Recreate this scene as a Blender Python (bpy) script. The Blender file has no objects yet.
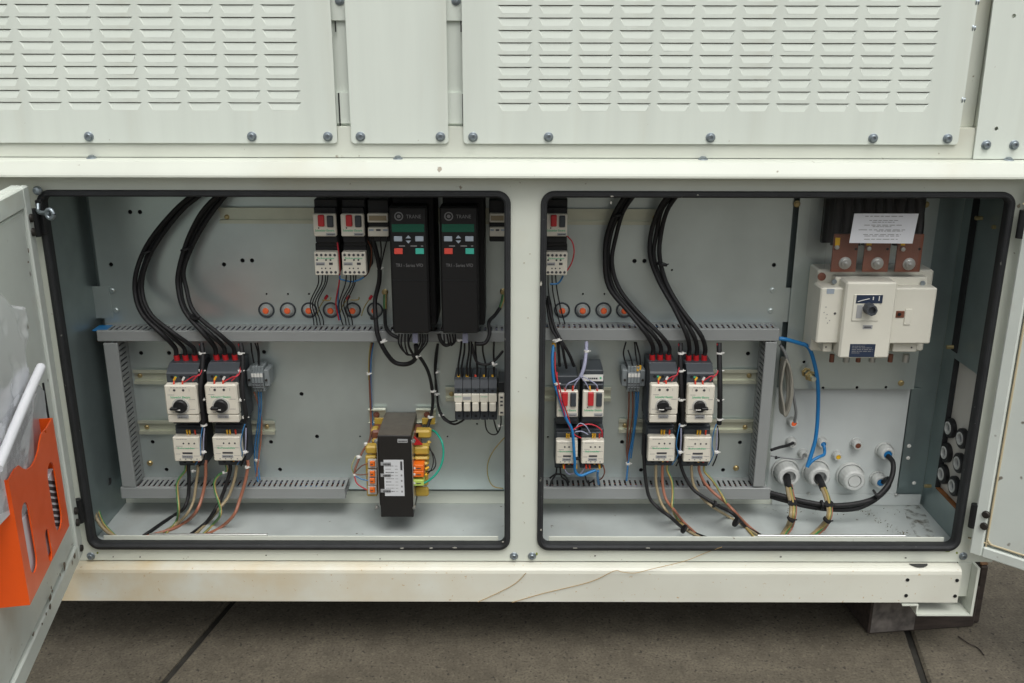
import bpy, math, random
from mathutils import Vector, noise
from mathutils.geometry import tessellate_polygon
random.seed(7)
SC = bpy.context.scene
COL = SC.collection

# ------------------------------------------------------------------ camera
CAM = Vector((0.0, -1.9, 1.361)); FPX = 950.0
TH = math.radians(17.57); RHO = math.radians(0.12)
F_ = Vector((0, math.cos(TH), -math.sin(TH))); U0 = Vector((0, math.sin(TH), math.cos(TH))); R0 = Vector((1, 0, 0))
R_ = R0*math.cos(RHO) + U0*math.sin(RHO); U_ = U0*math.cos(RHO) - R0*math.sin(RHO)
cam_d = bpy.data.cameras.new('camera'); cam = bpy.data.objects.new('camera', cam_d); COL.objects.link(cam)
cam_d.sensor_width = 36; cam_d.lens = FPX/1024*36; cam_d.clip_start = 0.02; cam_d.clip_end = 2000
cam.location = CAM
cam.rotation_euler = (math.pi/2 - TH, 0, 0)
cam.rotation_mode = 'QUATERNION'
from mathutils import Matrix
cam.rotation_quaternion = Matrix((R_, U_, -F_)).transposed().to_quaternion()
SC.camera = cam
# ------------------------------------------------------------------ sky, sun, exposure (overcast)
SUN_EL, SUN_AZ = math.radians(62), math.radians(165)
w = bpy.data.worlds.new('World'); SC.world = w; w.use_nodes = True
nt = w.node_tree; bg = nt.nodes['Background']
sky = nt.nodes.new('ShaderNodeTexSky'); sky.sky_type = 'NISHITA'; sky.sun_disc = False
sky.sun_elevation = SUN_EL; sky.sun_rotation = SUN_AZ; sky.air_density = 1.0; sky.dust_density = 6.0; sky.ozone_density = 1.0
hs = nt.nodes.new('ShaderNodeHueSaturation'); hs.inputs['Saturation'].default_value = 0.22
nt.links.new(sky.outputs[0], hs.inputs['Color']); nt.links.new(hs.outputs[0], bg.inputs['Color'])
bg.inputs['Strength'].default_value = 0.15
sd = bpy.data.lights.new('sun', 'SUN'); sd.energy = 0.8; sd.angle = math.radians(40); sd.color = (1.0, 0.985, 0.955)
sun = bpy.data.objects.new('sun', sd); COL.objects.link(sun)
sdir = Vector((math.sin(SUN_AZ)*math.cos(SUN_EL), math.cos(SUN_AZ)*math.cos(SUN_EL), math.sin(SUN_EL)))
sun.rotation_euler = sdir.to_track_quat('Z', 'Y').to_euler(); sun.location = sdir*20
vs = SC.view_settings; vs.view_transform = 'Standard'; vs.look = 'None'; vs.gamma = 1; vs.exposure = 0.03
SC.render.engine = 'CYCLES'

# ------------------------------------------------------------------ pixel -> place (each thing has its own depth)
def ray(x, y): return F_*FPX + R_*(x-512) + U_*(341.5-y)
def P(x, y, Y):
    d = ray(x, y); return CAM + d*((Y-CAM.y)/d.y)
def G(x, y, z=0.0):
    d = ray(x, y); return CAM + d*((z-CAM.z)/d.z)
def onplane(x, y, o, n):
    d = ray(x, y); return CAM + d*((o-CAM).dot(n)/d.dot(n))
def rect(x0, y0, x1, y1, Y):
    cx, cy = (x0+x1)/2, (y0+y1)/2
    return P(x0, cy, Y).x, P(x1, cy, Y).x, P(cx, y1, Y).z, P(cx, y0, Y).z   # X0 X1 Z0 Z1

# ------------------------------------------------------------------ mesh builder
ORI = {}
class MB:
    def __init__(s): s.v = []; s.f = []; s.sm = []
    def add(s, vs_, fs, smooth=False):
        b = len(s.v); s.v += [Vector(p) for p in vs_]
        for f in fs: s.f.append([b+i for i in f]); s.sm.append(smooth)
        return s
    def box(s, x0, x1, y0, y1, z0, z1):
        return s.add([(x0,y0,z0),(x1,y0,z0),(x1,y1,z0),(x0,y1,z0),(x0,y0,z1),(x1,y0,z1),(x1,y1,z1),(x0,y1,z1)],
              [(3,2,1,0),(4,5,6,7),(0,1,5,4),(1,2,6,5),(2,3,7,6),(3,0,4,7)])
    def cbox(s, x0, x1, y0, y1, z0, z1, c=0.0015):
        c = min(c, (x1-x0)*.45, (y1-y0)*.45, (z1-z0)*.45)
        lo, hi = (x0,y0,z0), (x1,y1,z1); V = {}; vl = []
        for sx in (0,1):
            for sy in (0,1):
                for sz in (0,1):
                    k = (sx,sy,sz)
                    for a in range(3):
                        p = []
                        for i in range(3):
                            e = lo[i] if k[i] == 0 else hi[i]
                            if i != a: e += c if k[i] == 0 else -c
                            p.append(e)
                        V[k+(a,)] = len(vl); vl.append(p)
        fs = []
        for a in range(3):
            b, d = [i for i in range(3) if i != a]
            for sgn in (0,1):
                f = []
                for (q, r) in ((0,0),(1,0),(1,1),(0,1)):
                    k = [0,0,0]; k[a] = sgn; k[b] = q; k[d] = r; f.append(V[tuple(k)+(a,)])
                n = Vector(vl[f[1]])-Vector(vl[f[0]]); m = Vector(vl[f[2]])-Vector(vl[f[0]])
                if (n.cross(m)[a] > 0) != (sgn == 1): f.reverse()
                fs.append(f)
        ctr = Vector([(lo[i]+hi[i])/2 for i in range(3)])
        def orient(f):
            n = (Vector(vl[f[1]])-Vector(vl[f[0]])).cross(Vector(vl[f[2]])-Vector(vl[f[0]]))
            m = sum((Vector(vl[i]) for i in f), Vector())/len(f)-ctr
            return f if n.dot(m) > 0 else f[::-1]
        for a in range(3):
            b, d = [i for i in range(3) if i != a]
            for q in (0,1):
                for r in (0,1):
                    k0 = [0,0,0]; k0[b] = q; k0[d] = r; k1 = list(k0); k1[a] = 1
                    fs.append(orient([V[tuple(k0)+(b,)], V[tuple(k1)+(b,)], V[tuple(k1)+(d,)], V[tuple(k0)+(d,)]]))
        for sx in (0,1):
            for sy in (0,1):
                for sz in (0,1): fs.append(orient([V[(sx,sy,sz,a)] for a in range(3)]))
        return s.add(vl, fs)
    def prism(s, poly, axis, lo, hi):
        # poly: list of 2D points in the two other axes (order x,y,z minus axis)
        area = sum(poly[i][0]*poly[(i+1)%len(poly)][1]-poly[(i+1)%len(poly)][0]*poly[i][1] for i in range(len(poly)))
        if area < 0: poly = poly[::-1]
        def mk(p, t): q = list(p); q.insert(axis, t); return q
        n = len(poly); vl = [mk(p, lo) for p in poly]+[mk(p, hi) for p in poly]
        fs = [list(range(n))[::-1], list(range(n, 2*n))]+[(i, (i+1)%n, n+(i+1)%n, n+i) for i in range(n)]
        if axis == 1: fs = [list(f)[::-1] for f in fs]
        return s.add(vl, fs)
    def plate(s, outline, holes, y0, y1):
        loops = [[Vector((p[0], p[1], 0)) for p in l] for l in [outline]+holes]
        flat = [p for l in loops for p in l]; n = len(flat); tris = tessellate_polygon(loops)
        vl = [(p.x, y0, p.y) for p in flat]+[(p.x, y1, p.y) for p in flat]; fs = []
        for t in tris:
            a, b, c = t
            if (flat[b]-flat[a]).cross(flat[c]-flat[a]).z < 0: b, c = c, b
            fs.append((a, b, c)); fs.append((n+a, n+c, n+b))
        k = 0
        for li, l in enumerate(loops):
            m = len(l)
            ar = sum(l[i].x*l[(i+1)%m].y-l[(i+1)%m].x*l[i].y for i in range(m))
            ccw = ar > 0
            for i in range(m):
                a, b = k+i, k+(i+1)%m
                f = (a, n+a, n+b, b)
                if ccw == (li == 0): f = f[::-1]
                fs.append(f[::-1] if False else f)
            k += m
        return s.add(vl, fs)
    def cyl(s, p0, p1, r0, r1=None, n=14, caps=True):
        p0, p1 = Vector(p0), Vector(p1); r1 = r0 if r1 is None else r1
        d = (p1-p0).normalized(); a = d.orthogonal().normalized(); b = d.cross(a)
        c = [a*math.cos(2*math.pi*i/n)+b*math.sin(2*math.pi*i/n) for i in range(n)]
        A = [p0+q*r0 for q in c]; B = [p1+q*r1 for q in c]
        s.add(A+B, [(i, (i+1)%n, n+(i+1)%n, n+i) for i in range(n)], True)
        if caps:
            s.add(A, [list(range(n))[::-1]]); s.add(B, [list(range(n))])
        return s
    def lathe(s, o, d, prof, n=20, smooth=True):
        o, d = Vector(o), Vector(d).normalized(); a = d.orthogonal().normalized(); b = d.cross(a)
        for j in range(len(prof)-1):
            (r0, h0), (r1, h1) = prof[j], prof[j+1]
            A = [o+d*h0+(a*math.cos(2*math.pi*i/n)+b*math.sin(2*math.pi*i/n))*r0 for i in range(n)]
            B = [o+d*h1+(a*math.cos(2*math.pi*i/n)+b*math.sin(2*math.pi*i/n))*r1 for i in range(n)]
            s.add(A+B, [(i, (i+1)%n, n+(i+1)%n, n+i) for i in range(n)], smooth)
        return s
    def tube(s, pts, r, n=8, sub=5, caps=True):
        pts = [Vector(p) for p in pts]
        if len(pts) > 2:
            q = []
            for i in range(len(pts)-1):
                p0 = pts[max(i-1, 0)]; p1 = pts[i]; p2 = pts[i+1]; p3 = pts[min(i+2, len(pts)-1)]
                for k in range(sub):
                    t = k/sub
                    q.append(0.5*((2*p1)+(p2-p0)*t+(2*p0-5*p1+4*p2-p3)*t*t+(3*p1-p0-3*p2+p3)*t**3))
            q.append(pts[-1]); pts = q
        rings = []; a = None
        for i, p in enumerate(pts):
            d = (pts[min(i+1, len(pts)-1)]-pts[max(i-1, 0)])
            if d.length < 1e-9: d = Vector((0,0,1))
            d.normalize()
            a = d.orthogonal() if a is None else a-d*a.dot(d)
            if a.length < 1e-6: a = d.orthogonal()
            a.normalize(); b = d.cross(a)
            rings.append([p+(a*math.cos(2*math.pi*k/n)+b*math.sin(2*math.pi*k/n))*r for k in range(n)])
        vl = [p for rg in rings for p in rg]
        fs = [(i*n+k, i*n+(k+1)%n, (i+1)*n+(k+1)%n, (i+1)*n+k) for i in range(len(rings)-1) for k in range(n)]
        s.add(vl, fs, True)
        if caps: s.add(rings[0], [list(range(n))[::-1]]); s.add(rings[-1], [list(range(n))])
        return s
    def sweep(s, path, prof):
        # closed path in the xz plane, prof: (outward offset, y) closed profile
        n = len(path); m = len(prof); vl = []
        for i in range(n):
            p, q, r = path[i-1], path[i], path[(i+1)%n]
            t = Vector((r[0]-p[0], r[1]-p[1])).normalized(); nn = Vector((t.y, -t.x))
            for (o, y) in prof: vl.append((q[0]+nn.x*o, y, q[1]+nn.y*o))
        fs = [(i*m+k, i*m+(k+1)%m, ((i+1)%n)*m+(k+1)%m, ((i+1)%n)*m+k) for i in range(n) for k in range(m)]
        return s.add(vl, fs, True)
    def mesh(s, name, mat, o=Vector()):
        me = bpy.data.meshes.new(name)
        me.from_pydata([tuple(p-o) for p in s.v], [], s.f)
        me.polygons.foreach_set('use_smooth', s.sm)
        me.materials.append(M[mat]); me.update(); return me
    def build(s, name, mat, parent=None):
        if parent is not None: o = ORI[parent.name]
        else:
            xs = [p.x for p in s.v]; ys = [p.y for p in s.v]; zs = [p.z for p in s.v]
            o = Vector(((min(xs)+max(xs))/2, (min(ys)+max(ys))/2, min(zs)))
        ob = bpy.data.objects.new(name, s.mesh(name, mat, o)); COL.objects.link(ob)
        if parent is not None: ob.parent = parent
        else: ob.location = o
        ORI[ob.name] = o
        return ob
def tag(o, label, cat, group=None, kind=None):
    o['label'] = label; o['category'] = cat
    if group: o['group'] = group
    if kind: o['kind'] = kind
    return o
def thing(name, label, cat, loc, group=None):
    o = bpy.data.objects.new(name, None); COL.objects.link(o); o.location = loc; o.empty_display_size = .02
    ORI[o.name] = Vector(loc); return tag(o, label, cat, group)
def inst(name, me, parent, loc, rotq=None):
    ob = bpy.data.objects.new(name, me); COL.objects.link(ob); ob.parent = parent
    ob.location = Vector(loc)-ORI[parent.name]; ORI[ob.name] = Vector(loc); return ob
def rrect(x0, x1, z0, z1, r, n=6):
    out = []
    for cx, cz, a0 in ((x1-r, z0+r, -90), (x1-r, z1-r, 0), (x0+r, z1-r, 90), (x0+r, z0+r, 180)):
        for i in range(n+1):
            a = math.radians(a0+90*i/n); out.append((cx+r*math.cos(a), cz+r*math.sin(a)))
    return out
def circ(x, z, r, n=12): return [(x+r*math.cos(2*math.pi*i/n), z+r*math.sin(2*math.pi*i/n)) for i in range(n)]
TXT = {}
def text(s, x0, x1, z, Y, mat, parent, name='lettering', h=None):
    if s not in TXT:
        cu = bpy.data.curves.new('t', 'FONT'); cu.body = s; cu.size = 1; cu.resolution_u = 2; cu.offset = .018 if 'Schn' in s else 0
        ob = bpy.data.objects.new('t', cu); COL.objects.link(ob)
        me = bpy.data.meshes.new_from_object(ob.evaluated_get(bpy.context.evaluated_depsgraph_get()))
        bpy.data.objects.remove(ob); TXT[s] = ([v.co.copy() for v in me.vertices], [list(p.vertices) for p in me.polygons])
    vs_, fs = TXT[s]; ax = min(v.x for v in vs_); bx_ = max(v.x for v in vs_)
    ay = min(v.y for v in vs_); by = max(v.y for v in vs_); k = (x1-x0)/(bx_-ax); kz = k if h is None else h/(by-ay)
    mb = MB(); mb.add([(x0+(v.x-ax)*k, Y, z+(v.y-(ay+by)/2)*kz) for v in vs_], fs)
    return mb.build(name, mat, parent)

# ------------------------------------------------------------------ materials
M = {}
def mat(name, col, rough=.5, metal=0.0, var=0.0, vscale=30.0, bump=0.0, bscale=200.0, trans=0.0, alpha=1.0, emis=None, spec=.5,
        stain=None, stain_scale=3.0, stain_lo=.55, stain_hi=.75, stain_amt=.7, stretch=None, speck=None, speck_scale=60, speck_lo=.68, rvar=0.0, stain_x=None, grain=0.0):
    m = bpy.data.materials.new(name); m.use_nodes = True; t = m.node_tree; b = t.nodes['Principled BSDF']; L = t.links
    b.inputs['Roughness'].default_value = rough; b.inputs['Metallic'].default_value = metal
    b.inputs['Specular IOR Level'].default_value = spec; b.inputs['Transmission Weight'].default_value = trans; b.inputs['Alpha'].default_value = alpha
    tc = t.nodes.new('ShaderNodeTexCoord'); vec = tc.outputs['Object']
    if stretch:
        mp = t.nodes.new('ShaderNodeMapping'); mp.inputs['Scale'].default_value = stretch; L.new(vec, mp.inputs['Vector']); vec = mp.outputs[0]
    c4 = (*col, 1); cur = None
    b.inputs['Base Color'].default_value = c4
    def nz(sc, det=5, v=None):
        n = t.nodes.new('ShaderNodeTexNoise'); n.inputs['Scale'].default_value = sc; n.inputs['Detail'].default_value = det; L.new(v or vec, n.inputs['Vector']); return n
    def mix(a, bcol, fac_socket):
        x = t.nodes.new('ShaderNodeMix'); x.data_type = 'RGBA'; L.new(fac_socket, x.inputs[0])
        if a is None: x.inputs[6].default_value = c4
        else: L.new(a, x.inputs[6])
        x.inputs[7].default_value = (*bcol, 1); return x.outputs[2]
    def rng(sock, lo, hi, a=0.0, b_=1.0):
        r = t.nodes.new('ShaderNodeMapRange'); r.inputs[1].default_value = lo; r.inputs[2].default_value = hi; r.inputs[3].default_value = a; r.inputs[4].default_value = b_
        L.new(sock, r.inputs[0]); return r.outputs[0]
    if var:
        n = nz(vscale); cur = mix(cur, tuple(max(0, c*(1-var*1.6)) for c in col), rng(n.outputs[0], .35, .7))
        if rvar: L.new(rng(n.outputs[0], .3, .7, rough-rvar, rough+rvar), b.inputs['Roughness'])
    if stain:
        n = nz(stain_scale, 8); fs_ = rng(n.outputs[0], stain_lo, stain_hi, 0, stain_amt)
        if stain_x:
            sx = t.nodes.new('ShaderNodeSeparateXYZ'); L.new(tc.outputs['Object'], sx.inputs[0]); mm = t.nodes.new('ShaderNodeMath'); mm.operation = 'MULTIPLY'
            L.new(fs_, mm.inputs[0]); L.new(rng(sx.outputs[0], *stain_x), mm.inputs[1]); fs_ = mm.outputs[0]
        cur = mix(cur, stain, fs_)
    if grain:
        n = nz(170, 6); cur = mix(cur, tuple(c*.35 for c in col), rng(n.outputs[0], .45, .72, 0, grain)); n = nz(90, 4); cur = mix(cur, tuple(min(1, c*1.5) for c in col), rng(n.outputs[0], .55, .75, 0, grain*.6))
    if speck:
        n = nz(speck_scale, 2, tc.outputs['Object']); cur = mix(cur, speck, rng(n.outputs[0], speck_lo, speck_lo+.05, 0, .85))
    if cur is not None: L.new(cur, b.inputs['Base Color'])
    if bump:
        n = nz(bscale, 3); bp = t.nodes.new('ShaderNodeBump'); bp.inputs['Strength'].default_value = bump; bp.inputs['Distance'].default_value = .002
        L.new(n.outputs[0], bp.inputs['Height']); L.new(bp.outputs[0], b.inputs['Normal'])
    if emis: b.inputs['Emission Color'].default_value = (*emis, 1); b.inputs['Emission Strength'].default_value = 1
    M[name] = m; return m
mat('panel_paint', (.715,.775,.70), .45, var=.05, vscale=2.2, bump=.05, bscale=60, stain=(.56,.57,.47), stain_scale=2.0, stain_lo=.54, stain_hi=.85, stain_amt=.4, stretch=(9,1,.7), speck=(.28,.22,.14), speck_scale=45, speck_lo=.76)
mat('frame_paint', (.655,.69,.605), .4, var=.05, vscale=6, bump=.05, bscale=150, stain=(.50,.44,.28), stain_scale=4, stain_lo=.56, stain_hi=.8, stain_amt=.4, speck=(.22,.18,.12), speck_scale=55, speck_lo=.74)
mat('door_paint', (.68,.735,.68), .4, var=.06, vscale=7, bump=.06, bscale=120, stain=(.42,.37,.26), stain_scale=6, stain_lo=.58, stain_hi=.8, stain_amt=.5, speck=(.12,.09,.06), speck_scale=30, speck_lo=.69)
mat('beam_paint', (.69,.70,.61), .42, var=.06, vscale=5, stain=(.60,.44,.20), stain_scale=10, stain_lo=.30, stain_hi=.68, stain_amt=.85, stain_x=(-1.1,.1,1,.05), speck=(.50,.36,.18), speck_scale=130, speck_lo=.70)
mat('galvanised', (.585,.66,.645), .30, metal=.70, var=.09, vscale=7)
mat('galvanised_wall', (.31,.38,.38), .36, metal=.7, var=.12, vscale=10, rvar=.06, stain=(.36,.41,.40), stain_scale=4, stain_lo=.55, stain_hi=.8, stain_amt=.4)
mat('floor_steel', (.50,.545,.53), .45, metal=.2, var=.12, vscale=9, stain=(.30,.27,.22), stain_scale=5, stain_lo=.58, stain_hi=.75, stain_amt=.5, speck=(.12,.10,.08), speck_scale=50, speck_lo=.72)
mat('gland_paint', (.56,.60,.585), .45, var=.06, vscale=8, stain=(.35,.34,.30), stain_scale=7, stain_lo=.6, stain_hi=.8, stain_amt=.4)
mat('entry_plate', (.55,.54,.49), .5, var=.06, vscale=9, stain=(.36,.22,.10), stain_scale=10, stain_lo=.66, stain_hi=.8, stain_amt=.4)
mat('rust', (.26,.10,.025), .8, var=.3, vscale=40)
mat('zinc_rail', (.56,.58,.47), .30, metal=.55, var=.06, vscale=20)
mat('duct_plastic', (.255,.27,.265), .5, var=.04, vscale=12)
mat('rubber', (.020,.022,.024), .68, var=.2, vscale=40, bump=.1, bscale=90, speck=(.20,.20,.18), speck_scale=70, speck_lo=.74)
mat('black_plastic', (.011,.012,.013), .45, spec=.35)
mat('vfd_plastic', (.006,.006,.006), .55, spec=.25, var=.1, vscale=30)
mat('vfd_face', (.008,.008,.008), .5, spec=.3)
mat('charcoal', (.042,.05,.058), .5, var=.08, vscale=50)
mat('cable_black', (.012,.012,.013), .55, spec=.35)
mat('cream_plastic', (.69,.66,.56), .42, var=.04, vscale=25)
mat('switch_cream', (.69,.68,.585), .42, var=.04, vscale=12)
mat('gland_white', (.55,.57,.545), .45, var=.06, vscale=40)
mat('white_plastic', (.68,.68,.64), .45)
mat('grey_plastic', (.20,.225,.23), .5)
mat('label_grey', (.33,.34,.34), .5)
mat('dial_grey', (.50,.50,.46), .45)
mat('print_dark', (.05,.05,.055), .6)
mat('print_green', (.05,.42,.20), .5)
mat('print_grey', (.24,.24,.24), .5)
mat('print_dim', (.13,.13,.13), .5)
mat('grommet_grey', (.40,.42,.40), .45)
mat('red', (.50,.025,.03), .4)
mat('lug_red', (.42,.012,.016), .45)
mat('button_red', (.62,.07,.05), .4)
mat('button_teal', (.05,.42,.32), .4)
mat('button_grey', (.32,.37,.42), .4)
mat('display_green', (.005,.075,.045), .25)
mat('copper', (.235,.095,.062), .45, metal=.4, var=.12, vscale=30)
mat('steel', (.55,.56,.54), .32, metal=.9)
mat('bolt_steel', (.32,.37,.40), .38, metal=.8, var=.15, vscale=120)
mat('brass', (.50,.40,.20), .35, metal=.85)
mat('dark_steel', (.055,.05,.045), .5, metal=.6, var=.3, vscale=80)
mat('core_top', (.125,.108,.085), .55, metal=.3, var=.12, vscale=60, stretch=(1,1,1))
mat('core_black', (.014,.013,.012), .45, bump=.3, bscale=300, stretch=(6,1,.2))
mat('coil_yellow', (.52,.35,.055), .45, var=.12, vscale=30)
mat('terminal_orange', (.80,.16,.012), .45)
mat('terminal_green', (.45,.60,.12), .45)
mat('terminal_grey', (.46,.45,.42), .5)
mat('wire_blue', (.03,.16,.36), .42)
mat('cable_blue', (.012,.17,.42), .4)
mat('wire_red', (.46,.02,.035), .42)
mat('wire_brown', (.16,.055,.03), .45)
mat('wire_rust', (.31,.125,.075), .45)
mat('wire_beige', (.29,.235,.14), .5)
mat('wire_lilac', (.30,.31,.42), .5)
mat('wire_teal', (.0,.30,.20), .42)
mat('wire_grey', (.22,.23,.23), .45)
mat('shaft_grey', (.055,.062,.07), .5)
mat('coil_grey', (.27,.26,.22), .45)
mat('ferrule_yellow', (.72,.40,.02), .4)
mat('ferrule_red', (.60,.05,.02), .4)
mat('tie_white', (.72,.72,.68), .5)
mat('orange_plug', (.92,.155,.045), .4)
mat('holder_orange', (.94,.11,.006), .34, var=.06, vscale=12, rvar=.08, speck=(.95,.32,.15), speck_scale=90, speck_lo=.73)
mat('paper', (.74,.76,.79), .6, var=.03, vscale=20)
mat('label_paper', (.60,.62,.63), .5)
mat('label_blue', (.020,.033,.065), .4)
mat('yellow_tag', (.72,.42,.01), .45)
mat('timber', (.060,.045,.036), .75, var=.35, vscale=14, bump=.5, bscale=60, stretch=(.6,6,6))
mat('timber_pale', (.20,.18,.16), .8, var=.4, vscale=40, bump=.4, bscale=90)
mat('timber_end', (.22,.115,.05), .8, var=.3, vscale=40)
mat('concrete', (.140,.122,.088), .85, var=.2, vscale=22, bump=.5, bscale=120, grain=.8, stain=(.065,.055,.038), stain_scale=5, stain_lo=.42, stain_hi=.72, stain_amt=.55, speck=(.035,.03,.025), speck_scale=85, speck_lo=.635)
mat('joint', (.03,.028,.022), .95, var=.3, vscale=30)
mat('lightener_grey', (.55,.53,.46), .7)  # for the pale sheet added to lighten the louvre slits
mat('coil_fins', (.30,.29,.26), .6)
mat('dark_inside', (.035,.037,.035), .8)
mat('old_adhesive', (.45,.44,.38), .7, var=.3, vscale=200)
mat('adhesive', (.55,.47,.30), .6)
mat('straw', (.40,.26,.10), .7)
mat('leaf_litter', (.13,.11,.06), .8, var=.3, vscale=80)
mat('moss', (.20,.24,.04), .8)
# striped earth cable
def striped(name, a, b_, n=2):
    m = bpy.data.materials.new(name); m.use_nodes = True; t = m.node_tree; bs = t.nodes['Principled BSDF']; bs.inputs['Roughness'].default_value = .42
    g = t.nodes.new('ShaderNodeNewGeometry'); s = t.nodes.new('ShaderNodeSeparateXYZ'); t.links.new(g.outputs['Normal'], s.inputs[0])
    r = t.nodes.new('ShaderNodeMapRange'); r.inputs[1].default_value = .30; r.inputs[2].default_value = .36; t.links.new(s.outputs[0], r.inputs[0])
    x = t.nodes.new('ShaderNodeMix'); x.data_type = 'RGBA'; t.links.new(r.outputs[0], x.inputs[0]); x.inputs[6].default_value = (*a, 1); x.inputs[7].default_value = (*b_, 1)
    t.links.new(x.outputs[2], bs.inputs['Base Color']); M[name] = m
striped('wire_earth', (.36,.265,.09), (.05,.20,.07))
striped('wire_earth_swapped', (.07,.20,.07), (.38,.27,.09))
# clear plastics
def clear(name, col, a, rough=.12):
    m = bpy.data.materials.new(name); m.use_nodes = True; t = m.node_tree; bs = t.nodes['Principled BSDF']; o = t.nodes['Material Output']
    bs.inputs['Base Color'].default_value = (*col, 1); bs.inputs['Roughness'].default_value = rough
    tr = t.nodes.new('ShaderNodeBsdfTransparent'); mx = t.nodes.new('ShaderNodeMixShader'); mx.inputs[0].default_value = a
    t.links.new(tr.outputs[0], mx.inputs[1]); t.links.new(bs.outputs[0], mx.inputs[2]); t.links.new(mx.outputs[0], o.inputs[0]); M[name] = m
clear('perspex', (.20,.20,.19), .045, .08)
clear('plastic_sleeve', (.90,.92,.94), .6, .18)
clear('grey_sleeve', (.50,.53,.57), .75, .25)

mat('old_grime', (.20,.165,.12), .8, var=.4, vscale=120)
def film(name, col, lo, hi, sc):
    m = bpy.data.materials.new(name); m.use_nodes = True; t = m.node_tree; bs = t.nodes['Principled BSDF']; o = t.nodes['Material Output']; bs.inputs['Base Color'].default_value = (*col, 1); bs.inputs['Roughness'].default_value = .8
    tc = t.nodes.new('ShaderNodeTexCoord'); n = t.nodes.new('ShaderNodeTexNoise'); n.inputs['Scale'].default_value = sc; n.inputs['Detail'].default_value = 8; t.links.new(tc.outputs['Object'], n.inputs['Vector'])
    r = t.nodes.new('ShaderNodeMapRange'); r.inputs[1].default_value = lo; r.inputs[2].default_value = hi; t.links.new(n.outputs[0], r.inputs[0])
    tr = t.nodes.new('ShaderNodeBsdfTransparent'); mx = t.nodes.new('ShaderNodeMixShader'); t.links.new(r.outputs[0], mx.inputs[0]); t.links.new(tr.outputs[0], mx.inputs[1]); t.links.new(bs.outputs[0], mx.inputs[2]); t.links.new(mx.outputs[0], o.inputs[0]); M[name] = m
film('dirt_film', (.14,.12,.08), .47, .75, 38)
m_ = M['plastic_sleeve'].node_tree; tl = m_.nodes.new('ShaderNodeBsdfTranslucent'); tl.inputs[0].default_value = (.92,.94,.96,1); x_ = m_.nodes.new('ShaderNodeMixShader'); x_.inputs[0].default_value = .4
mx_ = m_.nodes['Mix Shader']; m_.links.new(m_.nodes['Principled BSDF'].outputs[0], x_.inputs[1]); m_.links.new(tl.outputs[0], x_.inputs[2]); m_.links.new(x_.outputs[0], mx_.inputs[2])
# ------------------------------------------------------------------ ground: slabs on a dark joint bed
mb = MB(); mb.add([(-900,-900,-.014),(900,-900,-.014),(900,900,-.014),(-900,900,-.014)], [(0,1,2,3)])
g = mb.build('ground', 'concrete'); g['kind'] = 'structure'
gd = Vector((.2, 1, 0)).normalized(); gx = Vector((gd.y, -gd.x, 0)); gj = .016
base = Vector((-.745, .04, 0))
bed = MB(); bed.add([base+gx*a*16+gd*b*16+Vector((0,0,-.010)) for a, b in ((-1,-1),(1,-1),(1,1),(-1,1))], [(0,1,2,3)])
bed.build('joint_bed', 'joint', g)
sm = MB(); W_, L_ = 1.665, 2.4
def slabmesh():
    q = MB(); h = W_/2-gj/2; l = L_/2-gj/2; c = .006
    def r(hh, ll, z): return [gx*a*hh+gd*b*ll+Vector((0,0,z)) for a, b in ((-1,-1),(1,-1),(1,1),(-1,1))]
    q.add(r(h,l,-.0098)+r(h,l,-c)+r(h-c,l-c,0), [(0,1,5,4),(1,2,6,5),(2,3,7,6),(3,0,4,7),(4,5,9,8),(5,6,10,9),(6,7,11,10),(7,4,8,11),(8,9,10,11)])
    return q.mesh('slab', 'concrete')
sme = slabmesh()
for i in range(-4, 5):
    for j in range(-4, 3):
        inst('slab', sme, g, base+gx*(W_*(i+.5))+gd*(L_*(j+.5)+1.15))

# ------------------------------------------------------------------ the big cabinet body
XL, XR = -1.42, 1.088
cab = thing('equipment_cabinet', 'long cream painted steel cabinet with two open wiring compartments, raised on timber', 'cabinet', (0, .5, .149))
OL = (-.952, -.002, .268, 1.0765); OR = (.056, 1.007, .268, 1.0765)      # gasket outer outlines x0 x1 z0 z1
Z_SILL, Z_HEAD = .2385, 1.112
def hole(o, d=.006): return rrect(o[0]+d, o[1]-d, o[2]+d, o[3]-d, .02)[::-1]
mb = MB(); mb.plate([(XL,Z_SILL),(XR,Z_SILL),(XR,Z_HEAD),(XL,Z_HEAD)], [hole(OL), hole(OR)], 0.0, .002)
mb.build('front_frame', 'frame_paint', cab)
for o in (OL, OR):                                   # rubber edge trim: clip and bulb
    a = MB(); p = rrect(o[0]+.0085, o[1]-.0085, o[2]+.0085, o[3]-.0085, .020, 8)
    pr = [(.0070,-.004),(.0072,-.0075),(.0045,-.0095),(-.003,-.0098),(-.0050,-.0085),(-.0056,-.003),(-.0056,.014),(.0,.016),(.003,.012),(.003,-.001),(.0076,-.001)]
    a.sweep(p, pr[::-1])
    gk = a.build('gasket', 'rubber', cab)
    a = MB(); a.sweep(p, [(-.001+.0022*math.cos(t*math.pi/4), -.0095+.0018*math.sin(t*math.pi/4)) for t in range(8)]); a.build('gasket_rib', 'rubber', gk)
    l = MB(); l.cbox(o[0]+.028, o[1]-.028, .016, .0185, o[2]+.008, o[2]+.0235, .0006); l.build('sill_lip', 'frame_paint', cab)
# drip rail above the doors
rail = [(0.0,1.139),(-.022,1.1378),(-.028,1.1350),(-.040,1.1145),(-.042,1.1100),(-.042,1.1062),(-.039,1.1062),(-.0385,1.1125),(0.0,1.1125)]
mb = MB(); mb.prism(rail, 0, XL, XR+.002); mb.build('drip_rail', 'frame_paint', cab)
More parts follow.
